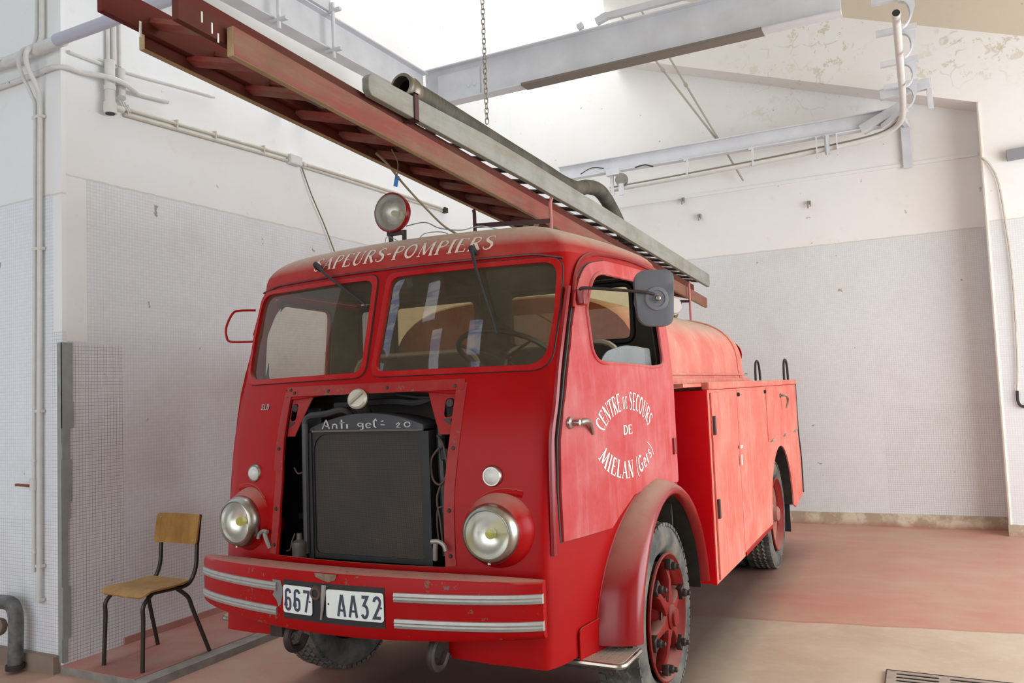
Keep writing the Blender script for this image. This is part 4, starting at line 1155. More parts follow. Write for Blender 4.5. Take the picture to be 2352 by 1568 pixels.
# ---- spotlight on roof
def spot():
    c = V((-.190, -.45, 2.505)); ax = V((.10, -1, -.02)).normalized()
    bm = bmesh.new(); lathe(bm, [(.100, .0), (.103, -.012), (.100, -.03), (.08, -.065), (.04, -.085), (0, -.09)], c, ax, 36)
    p = finish('spotlight', bm, M_FENDER, TR)
    bm = bmesh.new(); lathe(bm, [(.092, -.004)]+[(.092*cos(k*pi/20), -.004-.06*sin(k*pi/20)) for k in range(1, 10)]+[(0, -.064)], c, ax, 36); finish('reflector', bm, M_REFLECT, p)
    bm = bmesh.new(); lathe(bm, [(0, -.02), (.014, -.024), (.018, -.04), (.014, -.06)], c, ax, 14); finish('bulb', bm, M_YELLOW, p)
    bm = bmesh.new(); lathe(bm, [(.098, .0), (.07, .016), (.035, .024), (0, .026)], c, ax, 32); finish('lens', bm, glass_mat('dusty_lamp_glass', .45, tint=(.9, .88, .82), dcol=(.36, .32, .28)), p)
    bm = bmesh.new(); tube(bm, [c+ax*.001+(V((cos(a), 0, sin(a)))*.1) for a in [2*pi*k/36 for k in range(36)]], .005, 6, closed=True); finish('rim', bm, M_FENDER, p)
    bm = bmesh.new(); bar(bm, c+V((-.03, .03, -.10)), c+V((-.035, .05, -.19)), .022, .012); bar(bm, c+V((.045, .05, -.09)), c+V((.035, .06, -.19)), .022, .012); box(bm, c+V((.0, .035, -.105)), (.09, .03, .02))
    finish('bracket', bm, M_IRON, p, 0)
    bm = bmesh.new(); tube(bm, smooth_path([c+V((.05, .06, -.07)), c+V((.14, .1, -.055)), c+V((.2, .15, -.085)), c+V((.3, .2, -.10)), c+V((.36, .3, -.07)), c+V((.42, .4, -.08))], 6), .003, 5); tube(bm, smooth_path([c+V((-.06, .02, -.17)), c+V((-.04, .02, -.12)), c+V((.03, .05, -.16))], 5), .002, 5)
    tube(bm, smooth_path([c+V((.08, .1, -.17)), c+V((.12, .12, -.11)), c+V((.2, .2, -.10)), c+V((.26, .2, -.16))], 5), .0025, 5)
    finish('wire', bm, simple('blue_grey_wire', (.20, .23, .25), .5), p)
spot()

# ---- front wing: flared arch round each front wheel
def wing(sg):
    bm = bmesh.new(); rows = []
    N = 30
    a_start, a_end = radians(176), radians(-2)
    for i in range(N+1):
        th = a_start+(a_end-a_start)*i/N
        ro = .672 if cos(th) < 0 else .665-.080*cos(th)
        yo = ro*cos(th); zo = max(.44+(ro-.008)*sin(th), .485)
        yi = -.01+(.572+max(0, cos(th))*.022)*cos(th); zi = max(.44+.602*sin(th), .485)
        xa = xs(max(yo, -.86), zo)-.004; xb = 1.105
        row = []
        # section from cab attachment (outer radius) bulging out to the lip
        for t in (0, .12, .28, .46, .64, .80, .92, 1.0):
            bx = xa+(xb-xa)*sin(t*pi/2)
            k = 1-cos(t*pi/2)
            yy = yo+(yi-yo)*k; zz = zo+(zi-zo)*k
            row.append(V((bx, yy, zz)))
        # rolled lip turned back inwards
        row.append(V((xb-.010, yi*.985, .44+(zi-.44)*.975)))
        row.append(V((xb-.05, yi*.98, .44+(zi-.44)*.965)))
        rows.append([bm.verts.new((sg*p.x, p.y, p.z)) for p in row])
    for a, b_ in zip(rows, rows[1:]):
        for k in range(len(a)-1): bm.faces.new((a[k], a[k+1], b_[k+1], b_[k]))
    w_ = finish('front_wing', bm, M_FENDER, TR, 50, solid=.005)
    # inner wheel housing
    bm = bmesh.new(); A = []; B = []
    for i in range(N+1):
        th = radians(183)+(radians(1)-radians(183))*i/N
        A.append(bm.verts.new((sg*1.06, .575*cos(th)-.01, .44+.59*sin(th)))); B.append(bm.verts.new((sg*.45, .56*cos(th)-.01, .44+.575*sin(th))))
    for i in range(N): bm.faces.new((A[i], A[i+1], B[i+1], B[i]))
    finish('wheel_housing', bm, simple('undersealed_brown', (.020, .015, .011), .9, 0, .7, 15, (.045, .032, .02)) if sg > 0 else bpy.data.materials['undersealed_brown'], TR, 50, solid=.004)
    # bead where wing meets cab
    P = []
    for i in range(41):
        t = a_start+(a_end-a_start)*i/40; ro = .676 if cos(t) < 0 else .669-.080*cos(t)
        y = ro*cos(t); z = max(.44+(ro-.008)*sin(t), .485); P.append(V((sg*(xs(y, z)+.003), y, z)))
    bm = bmesh.new(); tube(bm, P, .006, 6)
    finish('wing_bead', bm, M_RED, TR)
for sg in (1, -1): wing(sg)
# mud flap strip behind the front wheel
bm = bmesh.new(); box(bm, (.90, .560, .54), (.16, .010, .10)); finish('mud_flap', bm, bpy.data.materials['undersealed_brown'], TR, 0)

# ---- step plates
def step(sg):
    bm = bmesh.new(); hol = []
    for i in range(9):
        for j in range(6): hol.append([(sg*(.875+j*.033+.005*cos(a)), -.755+i*.021+.005*sin(a)) for a in [2*pi*k/6 for k in range(6)]])
    o = roundpoly([(sg*.80, -.79), (sg*1.085, -.79), (sg*1.085, -.565), (sg*.80, -.565)], [0, .04, .01, 0], 5)
    panel_bm(bm, o, hol, lambda a, b_: V((a, b_, .462)), .3)
    s = finish('step', bm, simple('step_tread_plate', (.46, .40, .32), .55, .3, .5, 25, (.33, .28, .22)) if sg > 0 else bpy.data.materials['step_tread_plate'], TR, 0, solid=.004)
    bm = bmesh.new(); tube(bm, [V((a, b_, .450)) for a, b_ in o], .012, 8, closed=True); finish('rim', bm, M_CHROME, s)
    bm = bmesh.new(); box(bm, (sg*.93, -.68, .43), (.24, .18, .02)); finish('bracket', bm, M_IRON, s, 0)
    bm = bmesh.new()
    panel_bm(bm, roundpoly([(-.80, .46), (-.56, .46), (-.56, .60), (-.80, .585)], [0, 0, .01, .03], 5), [], lambda a, b_: V((sg*(xs(a, .5)+.012), a, b_)), .06)
    finish('kick_plate', bm, M_RED, TR, 30, solid=.006)
step(1); step(-1)

# ---- wheels
def wheel(x, y, sg, kind):
    cz = .44; R = .447
    c = V((x, y, cz)); ax = V((sg, 0, 0))
    # tyre: profile (radius, offset along axis outward positive)
    bm = bmesh.new(); w_ = .115
    prof = [(.285, .055), (.30, .085), (.34, .108), (.38, .112), (.415, .102), (.435, .088), (.443, .070), (.445, 0), (.443, -.070), (.435, -.088), (.415, -.102), (.38, -.112), (.34, -.108), (.30, -.085), (.285, -.055)]
    prof = [(min(r, .438), h) for r, h in prof]
    lathe(bm, prof, c-ax*w_, ax, 72, close=False)
    # tread: zigzag ribs and shoulder lugs
    for rib in (-.042, 0, .042):
        pts = []
        for k in range(120):
            a = 2*pi*k/120; off = rib+(.008 if k % 2 else -.008)
            pts.append(c-ax*w_+ax*off+V((0, cos(a), sin(a)))*.4395)
        tube(bm, pts, .0095, 4, closed=True, flat=.9)
    for s in (-1, 1):
        for k in range(60):
            a = 2*pi*k/60; d = V((0, cos(a), sin(a)))
            R3 = Matrix((V((sg, 0, 0)), V((0, -sin(a), cos(a))), d)).transposed()
            box(bm, c-ax*w_+ax*s*.084+d*.434, (.032, .034, .016), R3)
    W = finish('wheel', bm, M_RUBBER, TR, 40)
    W['label'] = 'front wheel with six-spoke hub' if kind == 'f' else 'rear wheel with dished hub'
    # rim
    bm = bmesh.new(); lathe(bm, [(.298, .0), (.300, .010), (.292, .014), (.285, .006), (.275, -.012), (.262, -.02), (.255, -.035), (.245, -.11), (.25, -.16)], c-ax*.012, ax, 56)
    finish('rim', bm, M_WHEELRED, W)
    if kind == 'f':
        for k in range(6):
            a = radians(75+60*k); d = V((0, cos(a)*1, sin(a))); tt = V((0, -sin(a), cos(a)))
            bm = bmesh.new()
            # webbed spoke: wide box section tapering outwards
            A = c-ax*.035
            secs = [(.05, .085, .075), (.10, .048, .068), (.17, .036, .055), (.225, .052, .045), (.250, .066, .040)]
            ring = []
            for r, wd, th in secs:
                o = A+d*r+ax*(.01 if r < .2 else .0)
                ring.append([bm.verts.new(o+tt*s1*wd/2+ax*s2*th/2) for s1, s2 in ((-1, -1), (1, -1), (1, 1), (-1, 1))])
            for p, q in zip(ring, ring[1:]):
                for i in range(4): bm.faces.new((p[i], p[(i+1) % 4], q[(i+1) % 4], q[i]))
            bm.faces.new(ring[0][::-1]); bm.faces.new(ring[-1])
            sp = finish('spoke', bm, M_WHEELRED, W, 40, bevel=.010)
            bm = bmesh.new(); R3 = Matrix((ax, tt, d)).transposed()
            box(bm, A+d*.243+ax*.030, (.03, .062, .05), R3)
            lathe(bm, [(.021, 0), (.021, .020), (.013, .026), (.013, .040), (0, .042)], A+d*.236+ax*.042, ax, 6)
            finish('clamp', bm, M_IRON, W, 30, bevel=.004)
        bm = bmesh.new(); lathe(bm, [(.105, -.09), (.100, -.02), (.088, .0), (.086, .012), (.060, .020), (.058, .038), (.044, .046), (.042, .058), (0, .064)], c-ax*.02, ax, 36)
        finish('hub', bm, M_WHEELRED, W, 30)
        bm = bmesh.new()
        for k in range(10):
            a = 2*pi*k/10; lathe(bm, [(0, .010), (.006, .010), (.007, 0)], c-ax*.006+V((0, cos(a), sin(a)))*.073, ax, 6)
        lathe(bm, [(.092, .0), (.094, .006), (.088, .010)], c-ax*.018, ax, 36)
        finish('hub_bolts', bm, M_IRON, W, 30)
        bm = bmesh.new(); lathe(bm, [(.23, -.13), (.12, -.12), (.0, -.12)], c, ax, 30); finish('brake_drum', bm, simple('drum_dark_red', (.025, .006, .005), .8) if 'drum_dark_red' not in bpy.data.materials else bpy.data.materials['drum_dark_red'], W)
    else:
        bm = bmesh.new(); lathe(bm, [(.252, -.05), (.235, -.075), (.19, -.12), (.13, -.145), (.095, -.14), (.09, -.05), (.065, -.03), (.06, .0), (.045, .012), (0, .014)], c, ax, 40)
        finish('dished_disc', bm, paint('dusty_rear_wheel', (.30, .05, .04), .35, .3, dustcol=(.42, .27, .21), top=.4, rough=.6) if 'dusty_rear_wheel' not in bpy.data.materials else bpy.data.materials['dusty_rear_wheel'], W)
        bm = bmesh.new(); lathe(bm, [(.285, .055), (.30, .085), (.34, .108), (.38, .112), (.415, .102), (.438, .088), (.438, -.088), (.38, -.112), (.30, -.085)], c-ax*.36, ax, 60)
        finish('inner_tyre', bm, M_RUBBER, W)
    return W
wheel(1.045, 0, 1, 'f'); wheel(-1.045, 0, -1, 'f')
wheel(1.045, 3.25, 1, 'r'); wheel(-1.045, 3.25, -1, 'r')

# ---- rear body
def rear_body():
    y0, y1, zt, X = .80, 4.32, 1.545, 1.09
    for sg in (1, -1):
        arch = [(3.25+.56*cos(a), .44+.57*sin(a)) for a in [radians(180-180*k/20) for k in range(21)]]
        out = [(y0, .415), (1.55, .415), (2.69, .43)]+arch+[(3.81, .44), (3.95, .40), (4.06, .415), (4.42, .46), (4.42, .80), (y1, 1.10), (y1, 1.515), (y0, 1.515)]
        out = [p for i, p in enumerate(out) if i == 0 or math.hypot(p[0]-out[i-1][0], p[1]-out[i-1][1]) > .004]
        bm = bmesh.new(); panel_bm(bm, out, [], lambda a, b_: V((sg*X, a, b_)), .15)
        b0 = finish('body_side', bm, M_BOX, TR, 30, solid=.012)
        # arch lining
        bm = bmesh.new(); A = [bm.verts.new((sg*(X-.005), a, b_)) for a, b_ in arch]; B = [bm.verts.new((sg*.40, a, b_)) for a, b_ in arch]
        for i in range(20): bm.faces.new((A[i], A[i+1], B[i+1], B[i]))
        finish('wheel_housing', bm, bpy.data.materials['undersealed_brown'], TR, 40, solid=.004)
        if sg > 0:
            L = lambda nm, poly, off, mat, th=.008: panel(nm, poly, [], lambda a, b_: V((X+off, a, b_)), mat, TR, .2, th, 20)
            d1 = L('locker_door', [(y0+.045, .43), (1.552, .43), (1.552, 1.50), (y0+.045, 1.50)], .012, M_BOX)
            d2 = L('locker_door', [(1.580, .455), (2.650, .455), (2.650, 1.505), (1.580, 1.505)], .008, M_BOX)
            d3 = L('locker_flap', [(2.67, 1.085), (y1-.03, 1.085), (y1-.03, 1.505), (2.67, 1.505)], .010, M_BOX)
            for z in (1.31, .83):
                bm = bmesh.new(); box(bm, (X+.022, y0+.065, z), (.018, .03, .11)); finish('hinge', bm, simple('dark_hinge', (.06, .03, .025), .5) if z > 1 else bpy.data.materials['dark_hinge'], d1, 0, bevel=.003)
            bm = bmesh.new(); box(bm, (X+.032, 1.530, 1.135), (.012, .05, .02)); box(bm, (X+.03, 1.530, 1.05), (.01, .02, .07)); finish('latch', bm, M_LETTERW, d1, 0, bevel=.003)
            for yy in (1.60, 2.60):
                bm = bmesh.new(); lathe(bm, [(0, .02), (.012, .018), (.014, 0)], (X+.01, yy, 1.475), (1, 0, 0), 10); finish('stop', bm, M_BLACK, d2)
            bm = bmesh.new(); c = V((X+.015, 3.33, 1.43)); lathe(bm, [(.02, 0), (.018, .012), (0, .016)], c, (1, 0, 0), 14)
            tube(bm, smooth_path([c+V((.02, 0, 0)), c+V((.05, .02, -.005)), c+V((.055, .06, -.05)), c+V((.04, .07, -.11))], 5), .010, 8)
            finish('handle', bm, M_CHROME, d3)
            for yy in (2.85, 3.5, 4.1):
                bm = bmesh.new(); cyl(bm, (X+.016, yy-.05, 1.085), (X+.016, yy+.05, 1.085), .011, 8); finish('hinge', bm, M_TRIM, d3)
            for zz in (.51, .49):
                pass
            bm = bmesh.new(); bar(bm, (X+.010, 1.60, .430), (X+.010, 2.64, .445), .012, .022, up=(0, 0, 1)); finish('sill_edge', bm, M_BUMP, TR, 0)
    # front face of the body lockers (bright clean red), each side
    for sg in (1, -1):
        bm = bmesh.new(); box(bm, (sg*(X-.165), y0, .965), (.33, .012, 1.10)); box(bm, (sg*(X-.008), y0+.02, .965), (.02, .04, 1.11))
        finish('locker_front', bm, M_CLEAN, TR, 0)
    bm = bmesh.new(); box(bm, (0, y0+.01, 1.1), (1.6, .012, .85)); finish('body_front', bm, M_CLEAN, TR, 0)
    # top deck with overhanging lip
    bm = bmesh.new(); box(bm, (0, (y0-.42+y1)/2, 1.548), (2*X-.05, y1-y0+.38, .02))
    finish('deck', bm, M_BOX, TR, 0)
    for sg in (1, -1):
        bm = bmesh.new(); box(bm, (sg*(X-.005), (y0+y1)/2, 1.540), (.05, y1-y0, .045)); finish('deck_lip', bm, M_BOX, TR, 0, bevel=.010)
        bm = bmesh.new(); box(bm, (sg*(.93), (y0-.46+y0)/2+.02, 1.548), (.10, .46, .03)); finish('deck_lip', bm, M_BOX, TR, 0, bevel=.006)
    # rear panel, slanting
    bm = bmesh.new()
    v = [bm.verts.new(p) for p in ((-X, 4.42, .46), (X, 4.42, .46), (X, 4.42, .80), (X, y1, 1.10), (X, y1, 1.53), (-X, y1, 1.53), (-X, y1, 1.10), (-X, 4.42, .80))]
    bm.faces.new((v[0], v[1], v[2], v[7])); bm.faces.new((v[7], v[2], v[3], v[6])); bm.faces.new((v[6], v[3], v[4], v[5]))
    finish('rear_panel', bm, M_BOX, TR, 0, solid=.01)
    bm = bmesh.new(); tube(bm, smooth_path([(X+.004, y1+.02, 1.53), (X+.004, y1+.03, 1.10), (X+.004, 4.45, .80), (X+.004, 4.45, .47)], 5), .010, 6); finish('rear_edge_rubber', bm, M_BLACK, TR)
    bm = bmesh.new(); box(bm, (.92, 3.86, .34), (.26, .012, .30)); finish('mud_flap', bm, M_BLACK, TR, 0)
    # grab hoops on the rear deck
    for x in (1.04, .78):
        bm = bmesh.new(); tube(bm, smooth_path([(x, 4.06, 1.53), (x, 4.065, 1.66), (x, 4.10, 1.735), (x, 4.17, 1.755), (x, 4.24, 1.735), (x, 4.285, 1.66), (x, 4.30, 1.53)], 5), .011, 8)
        finish('grab_hoop', bm, M_IRON, TR)
rear_body()

# ---- water tank
def tank():
    bm = bmesh.new(); sec = []
    for k in range(25):
        a = pi*k/24; e = .62
        x = .84*(abs(cos(a))**e)*(1 if cos(a) > 0 else -1); z = 1.66+.455*(abs(sin(a))**.75)
        sec.append((x, z))
    sec = [(.86, 1.56)]+sec+[(-.86, 1.56)]
    ys = [(.42, .97), (.46, 1), (1.5, 1), (2.6, 1), (2.98, 1), (3.22, .985), (3.36, .94), (3.43, .87)]
    rows = []
    for y, s in ys: rows.append([bm.verts.new((x*s, y, 1.56+(z-1.56)*s)) for x, z in sec])
    for a, b_ in zip(rows, rows[1:]):
        for i in range(len(sec)-1): bm.faces.new((a[i], a[i+1], b_[i+1], b_[i]))
    bm.faces.new(rows[0]); bm.faces.new(rows[-1][::-1])
    T = finish('water_tank', bm, M_TANK, TR, 35)
    for yy in (2.95,):
        bm = bmesh.new(); tube(bm, [V((x*1.003, yy, 1.56+(z-1.56)*1.006)) for x, z in sec], .010, 6); finish('weld_band', bm, M_TANK, T)
    for sg in (1, -1):
        bm = bmesh.new(); box(bm, (sg*.885, 1.75, 1.575), (.06, 2.66, .03)); box(bm, (sg*.865, 1.75, 1.62), (.012, 2.66, .012)); finish('flange', bm, M_TANK, T, 0, bevel=.003)
    bm = bmesh.new(); lathe(bm, [(0, .10), (.08, .095), (.12, .06), (.13, 0)], (.66, 3.42, 1.80), (0, 1, 0), 24); finish('inspection_dome', bm, M_CLEAN, T)
    bm = bmesh.new(); box(bm, (.62, 2.84, 1.62), (.05, .06, .10)); finish('tank_bracket', bm, M_CLEAN, T, 0)
    bm = bmesh.new(); cyl(bm, (.28, 2.5, 2.07), (.28, 2.5, 2.13), .035, 14); finish('valve', bm, M_FENDER, T)
tank()
# ---- ladder gantries
M_GANTRY = simple('gantry_dark_red', (.085, .030, .028), .5, .2, .4, 20)
def gantry(y, zbar, ztop, x0, x1, base, nm):
    bm = bmesh.new()
    tube(bm, [(x0, y, base), (x0, y, ztop-.02), (x0-.004, y, ztop)], .011, 8)
    g = finish(nm, bm, M_GANTRY, TR)
    bm = bmesh.new(); tube(bm, [(x1, y, base), (x1, y, ztop-.03), (x1+.01, y, ztop)], .011, 8); finish('post', bm, paint('pink_post', (.40, .10, .10), .3, .2) if 'pink_post' not in bpy.data.materials else bpy.data.materials['pink_post'], g)
    bm = bmesh.new(); bar(bm, (x0, y, zbar+.035), (x1, y, zbar), .03, .022); finish('crossbar', bm, M_GANTRY, g, 0)
    bm = bmesh.new(); bar(bm, (x1-.24, y+.12, base), (x1-.08, y, zbar+.01), .03, .008); bar(bm, (x0+.20, y+.12, base), (x0+.34, y, zbar+.02), .03, .008); finish('brace', bm, M_ROPE, g, 0)
    return g
gantry(.20, 2.49, 2.62, -.06, .425, 2.33, 'front_ladder_gantry')
gantry(3.45, 2.315, 2.50, -.10, .345, 2.02, 'rear_ladder_gantry')

# ================================================================== LADDERS
def rail(bm, x, y0, y1, zf, h, t, mi_side=0, mi_edge=1, chamfer=0.0):
    # wooden rail along y, bottom following zf(y); h is a number or a function of y
    hf = h if callable(h) else (lambda y: h)
    c = chamfer; ys = [y0+c]+[y0+(y1-y0)*k/12 for k in range(1, 12)]+[y1-c]
    lo = [(y, zf(y)) for y in ys]; hi = [(y, zf(y)+hf(y)) for y in ys[::-1]]
    if c: pts = [(y0, zf(y0)+c)]+lo+[(y1, zf(y1)+c), (y1, zf(y1)+hf(y1)-c)]+hi+[(y0, zf(y0)+hf(y0)-c)]
    else: pts = lo+hi
    vs = [[bm.verts.new((x+q*t/2, p[0], p[1])) for p in pts] for q in (-1, 1)]
    n = len(pts)
    bm.faces.new(vs[0][::-1]).material_index = mi_side; bm.faces.new(vs[1]).material_index = mi_side
    for i in range(n): bm.faces.new((vs[0][i], vs[0][(i+1) % n], vs[1][(i+1) % n], vs[1][i])).material_index = mi_edge
def ladder(name, label, x0, x1, y0, y1, zl, zr, h, t, mats, rung_mat, sp, first, group, rr=.014, rz=.5, chamfer=0.0, flat=False):
    L = root(name, ((x0+x1)/2, (y0+y1)/2, (zl((y0+y1)/2)+zr((y0+y1)/2))/2), label, 'ladder', group)
    for x, zf in ((x0, zl), (x1, zr)):
        bm = bmesh.new(); rail(bm, x, y0, y1, zf, h, t, chamfer=chamfer); finish('rail', bm, mats if x == x1 or mats[0] is not M_LADRED else [M_LADDARK, M_LADEDGE], L, 0, bevel=.004)
    y = y0+first
    while y < y1-.1:
        bm = bmesh.new()
        h_ = h(y) if callable(h) else h
        if flat: bar(bm, (x0, y, zl(y)+h_*rz), (x1, y, zr(y)+h_*rz), .042, .020, up=(0, 0.35, 1))
        else: cyl(bm, (x0, y, zl(y)+h_*rz), (x1, y, zr(y)+h_*rz), rr, 8)
        finish('rung', bm, rung_mat, L, 0 if flat else 40)
        y += sp
    return L
G = 'ladders on the roof of the fire truck'
zr1 = lambda y: 2.552-.055*y; zl1 = lambda y: 2.670-.055*y
L1 = ladder('wooden_ladder', 'longest red wooden ladder, lowest of the stack, rails worn to bare wood', -.115, .300, -2.005, 4.25, zl1, zr1, .098, .030, [M_LADRED, M_LADEDGE], M_LADRUNG, .285, .20, G, rz=.42, flat=True)
zr2 = lambda y: 2.608-.050*y; zl2 = lambda y: 2.722-.050*y
L2 = ladder('wooden_ladder', 'dark red ladder nested between the rails of the lowest one, jutting out further', -.080, .264, -2.19, 3.9, zl2, zr2, .105, .028, [M_LADDARK, M_LADDARK], M_LADRUNG, .285, .20, G, rz=.45, flat=True)
zr3 = lambda y: interp(y, [-1.31, -.43, .05, .33, 1.25, 2.42, 3.48, 4.3], [2.752, 2.730, 2.718, 2.706, 2.674, 2.618, 2.570, 2.535]); zl3 = lambda y: zr3(y)+.06
h3 = lambda y: interp(y, [-1.31, -1.0, -.4, .5, 1.3, 2.4, 4.3], [.088, .095, .118, .120, .122, .130, .130])
L3 = ladder('wooden_ladder', 'weathered grey wooden ladder lying on top of the red ladders', -.02, .315, -1.315, 4.34, zl3, zr3, h3, .034, [M_LADGREY, M_LADGREY], M_IRON, .243, .10, G, rr=.0135, rz=.22, chamfer=.020)
# iron clamps on the ladders
bm = bmesh.new(); y = -.985
for d in (0,): bar(bm, (.337, y, zr3(y)-.012), (.337, y, zr3(y)+.112), .030, .006, up=(1, 0, 0)); box(bm, (.315, y, zr3(y)-.010), (.05, .03, .006)); box(bm, (.315, y, zr3(y)+.110), (.05, .03, .006))
finish('clamp', bm, M_GANTRY, L3, 0)
bm = bmesh.new(); y = -1.90; bar(bm, (.285, y, zr2(y)+.095), (.285, y, zr2(y)+.125), .034, .05); finish('clamp', bm, M_IRON, L1, 0)
# pale paint drips on the ladder ends
bm = bmesh.new()
for yy, zz, l in ((-2.06, 2.755, .035), (-2.035, 2.73, .03), (-2.10, 2.775, .035)):
    bar(bm, (.2795, yy, zz), (.2795, yy, zz-l), .003, .005, up=(0, 1, 0))
for yy, zz, l in ((-2.05, 2.85, .055),): bar(bm, (-.0645, yy, zz), (-.0645, yy, zz-l), .004, .007, up=(0, 1, 0))
finish('paint_drip', bm, M_WHITEMARK, L2, 0)

# ---- suction hose
def hose():
    H = root('suction_hose', (.2, .0, 2.93), 'black corrugated suction hose lying along the grey ladder', 'hose')
    ctr = [(.215, -.86, 2.935), (.21, -.4, 2.925), (.20, .1, 2.915), (.195, .6, 2.905), (.185, .95, 2.90), (.165, 1.25, 2.93), (.13, 1.55, 3.01), (.11, 1.85, 3.045), (.09, 2.12, 2.99), (.08, 2.38, 2.86), (.07, 2.6, 2.70), (.07, 2.8, 2.56)]
    P = smooth_path(ctr, 40); bm = bmesh.new()
    # resample evenly and modulate radius
    Q = [P[0]]; acc = 0; st = .0075
    for a, b_ in zip(P, P[1:]):
        d = (b_-a).length; pos = 0
        while acc+d-pos >= st:
            pos += st-acc; acc = 0; Q.append(a.lerp(b_, pos/d))
        acc += d-pos
    r = [.050+(.0035 if (i//2) % 2 else -.002) for i in range(len(Q))]
    tube(bm, Q, r, 14, caps=False)
    finish('sleeve', bm, M_HOSE, H, 80)
    d = (Q[3]-Q[0]).normalized(); c = Q[0]-d*.01
    bm = bmesh.new(); lathe(bm, [(.045, -.05), (.052, -.05), (.060, -.045), (.062, -.03), (.057, -.02), (.057, .0), (.062, .01), (.060, .03), (.056, .05)], c, d, 30)
    lathe(bm, [(.045, -.05), (.043, .06), (0, .065)], c, d, 24)
    finish('coupling', bm, simple('tarnished_coupling', (.26, .23, .18), .4, .7, .5, 16, (.10, .08, .06)), H, 35)
    bm = bmesh.new(); lathe(bm, [(.044, .0), (.043, .06), (0, .062)], c, d, 24); finish('bore', bm, M_BLACK, H)
hose()
# ---- rope hanging from ladder to roof
bm = bmesh.new(); P = [V((-.02, -.80, 2.70)), V((.0, -.74, 2.66)), V((.01, -.62, 2.585)), V((.02, -.45, 2.50)), V((.04, -.30, 2.425)), V((.07, -.15, 2.385))]
R_ = root('rope', (.0, -.5, 2.55), 'thin brown rope running from the red ladder down to the cab roof', 'rope')
tube(bm, smooth_path(P, 6), .006, 6); finish('strand', bm, M_ROPE, R_)
bm = bmesh.new(); tube(bm, smooth_path([V((.0, -.70, 2.74)), V((.02, -.68, 2.68)), V((.015, -.68, 2.62)), V((.01, -.675, 2.60))], 5), .003, 5); finish('string', bm, M_ROPE, R_)
bm = bmesh.new(); bar(bm, (.012, -.675, 2.615), (-.005, -.67, 2.565), .020, .002, up=(1, -1, 0)); f = finish('tape', bm, M_BLUE, R_, 0); f['label'] = 'blue tape tag'

# ================================================================== OVERHEAD STEELWORK
def ibeam(name, a, b_, h, wd, label, tf=.012, extra=None):
    bm = bmesh.new(); a = V(a); b_ = V(b_)
    up = V((0, 0, 1))
    bar(bm, a, b_, .010, h); bar(bm, a+up*(h/2), b_+up*(h/2), wd, tf); bar(bm, a-up*(h/2), b_-up*(h/2), wd, tf)
    o = finish(name, bm, M_GREYPAINT, None, 0, bevel=.002)
    return tag(o, label, 'beam', 'grey steel beams under the roof')
ibeam('steel_beam', (-1.60, 2.15, 4.27), (1.86, 2.15, 4.27), .32, .12, 'deep grey steel beam crossing above the truck with the chain in front')
ibeam('steel_beam', (-1.60, -3.2, 4.27), (-1.60, 2.10, 4.27), .26, .12, 'grey steel beam running along the left wall towards the window side')
ibeam('steel_beam', (-1.6, 5.12, 4.18), (2.16, 5.12, 4.18), .16, .10, 'far grey steel beam spanning in front of the back wall')
bm = bmesh.new(); box(bm, (.35, 2.15, 4.10), (1.95, .122, .006)); box(bm, (.35, 2.085, 4.108), (1.95, .006, .02))
tag(finish('beam_packing', bm, simple('brown_primer', (.20, .17, .14), .8), None, 0), 'brown unpainted strip along the underside of the deep steel beam', 'strip')
# splice plate at the meeting of two beams
bm = bmesh.new(); box(bm, (-1.25, 2.135, 4.25), (.42, .012, .24));
for x in (-1.15, -1.09): lathe(bm, [(0, .012), (.012, .010), (.014, 0)], (x, 2.128, 4.22), (0, -1, 0), 8)
tag(finish('splice_plate', bm, M_GREYPAINT, None, 0), 'bolted grey splice plate joining the deep beam to the left beam', 'bracket')
# thin rail riding on the big beam
bm = bmesh.new(); bar(bm, (.10, 2.10, 4.50), (1.84, 2.10, 4.50), .035, .05); bar(bm, (.06, 2.10, 4.475), (.16, 2.10, 4.505), .05, .05); lathe(bm, [(.0, .03), (.03, .02), (.03, -.02), (0, -.03)], (-.08, 2.10, 4.475), (1, 0, .3), 12)
tag(finish('guide_rail', bm, M_GREYPAINT, None, 0), 'thin grey guide rail riding on top of the deep steel beam', 'rail')
# plates clipped on the left beam
bm = bmesh.new(); bar(bm, (-1.60, -1.2, 4.46), (-1.60, .75, 4.46), .16, .10); 
tag(finish('channel_section', bm, M_GREYPAINT, None, 0), 'grey channel section lying on top of the left steel beam', 'beam')
def clamp(p, lab):
    bm = bmesh.new(); p = V(p); cyl(bm, p+V((0, 0, -.20)), p+V((0, 0, .22)), .014, 8); box(bm, p+V((.0, 0, .16)), (.14, .03, .02)); box(bm, p+V((.0, 0, -.14)), (.14, .03, .02))
    tag(finish('beam_clamp', bm, M_GREYPAINT, None, 30), lab, 'clamp', 'clamps on the left beam')
clamp((-1.50, .75, 4.25), 'threaded rod clamp on the left beam, farther from the camera')
clamp((-1.50, .18, 4.25), 'threaded rod clamp on the left beam, just above the ladder ends')
# diagonal beam glimpsed at the top
bm = bmesh.new(); bar(bm, (-1.55, .9, 4.78), (-.2, .9, 4.86), .06, .05)
tag(finish('steel_tie', bm, M_GREYPAINT, None, 0), 'short grey tie seen at the top edge above the ladders', 'beam')
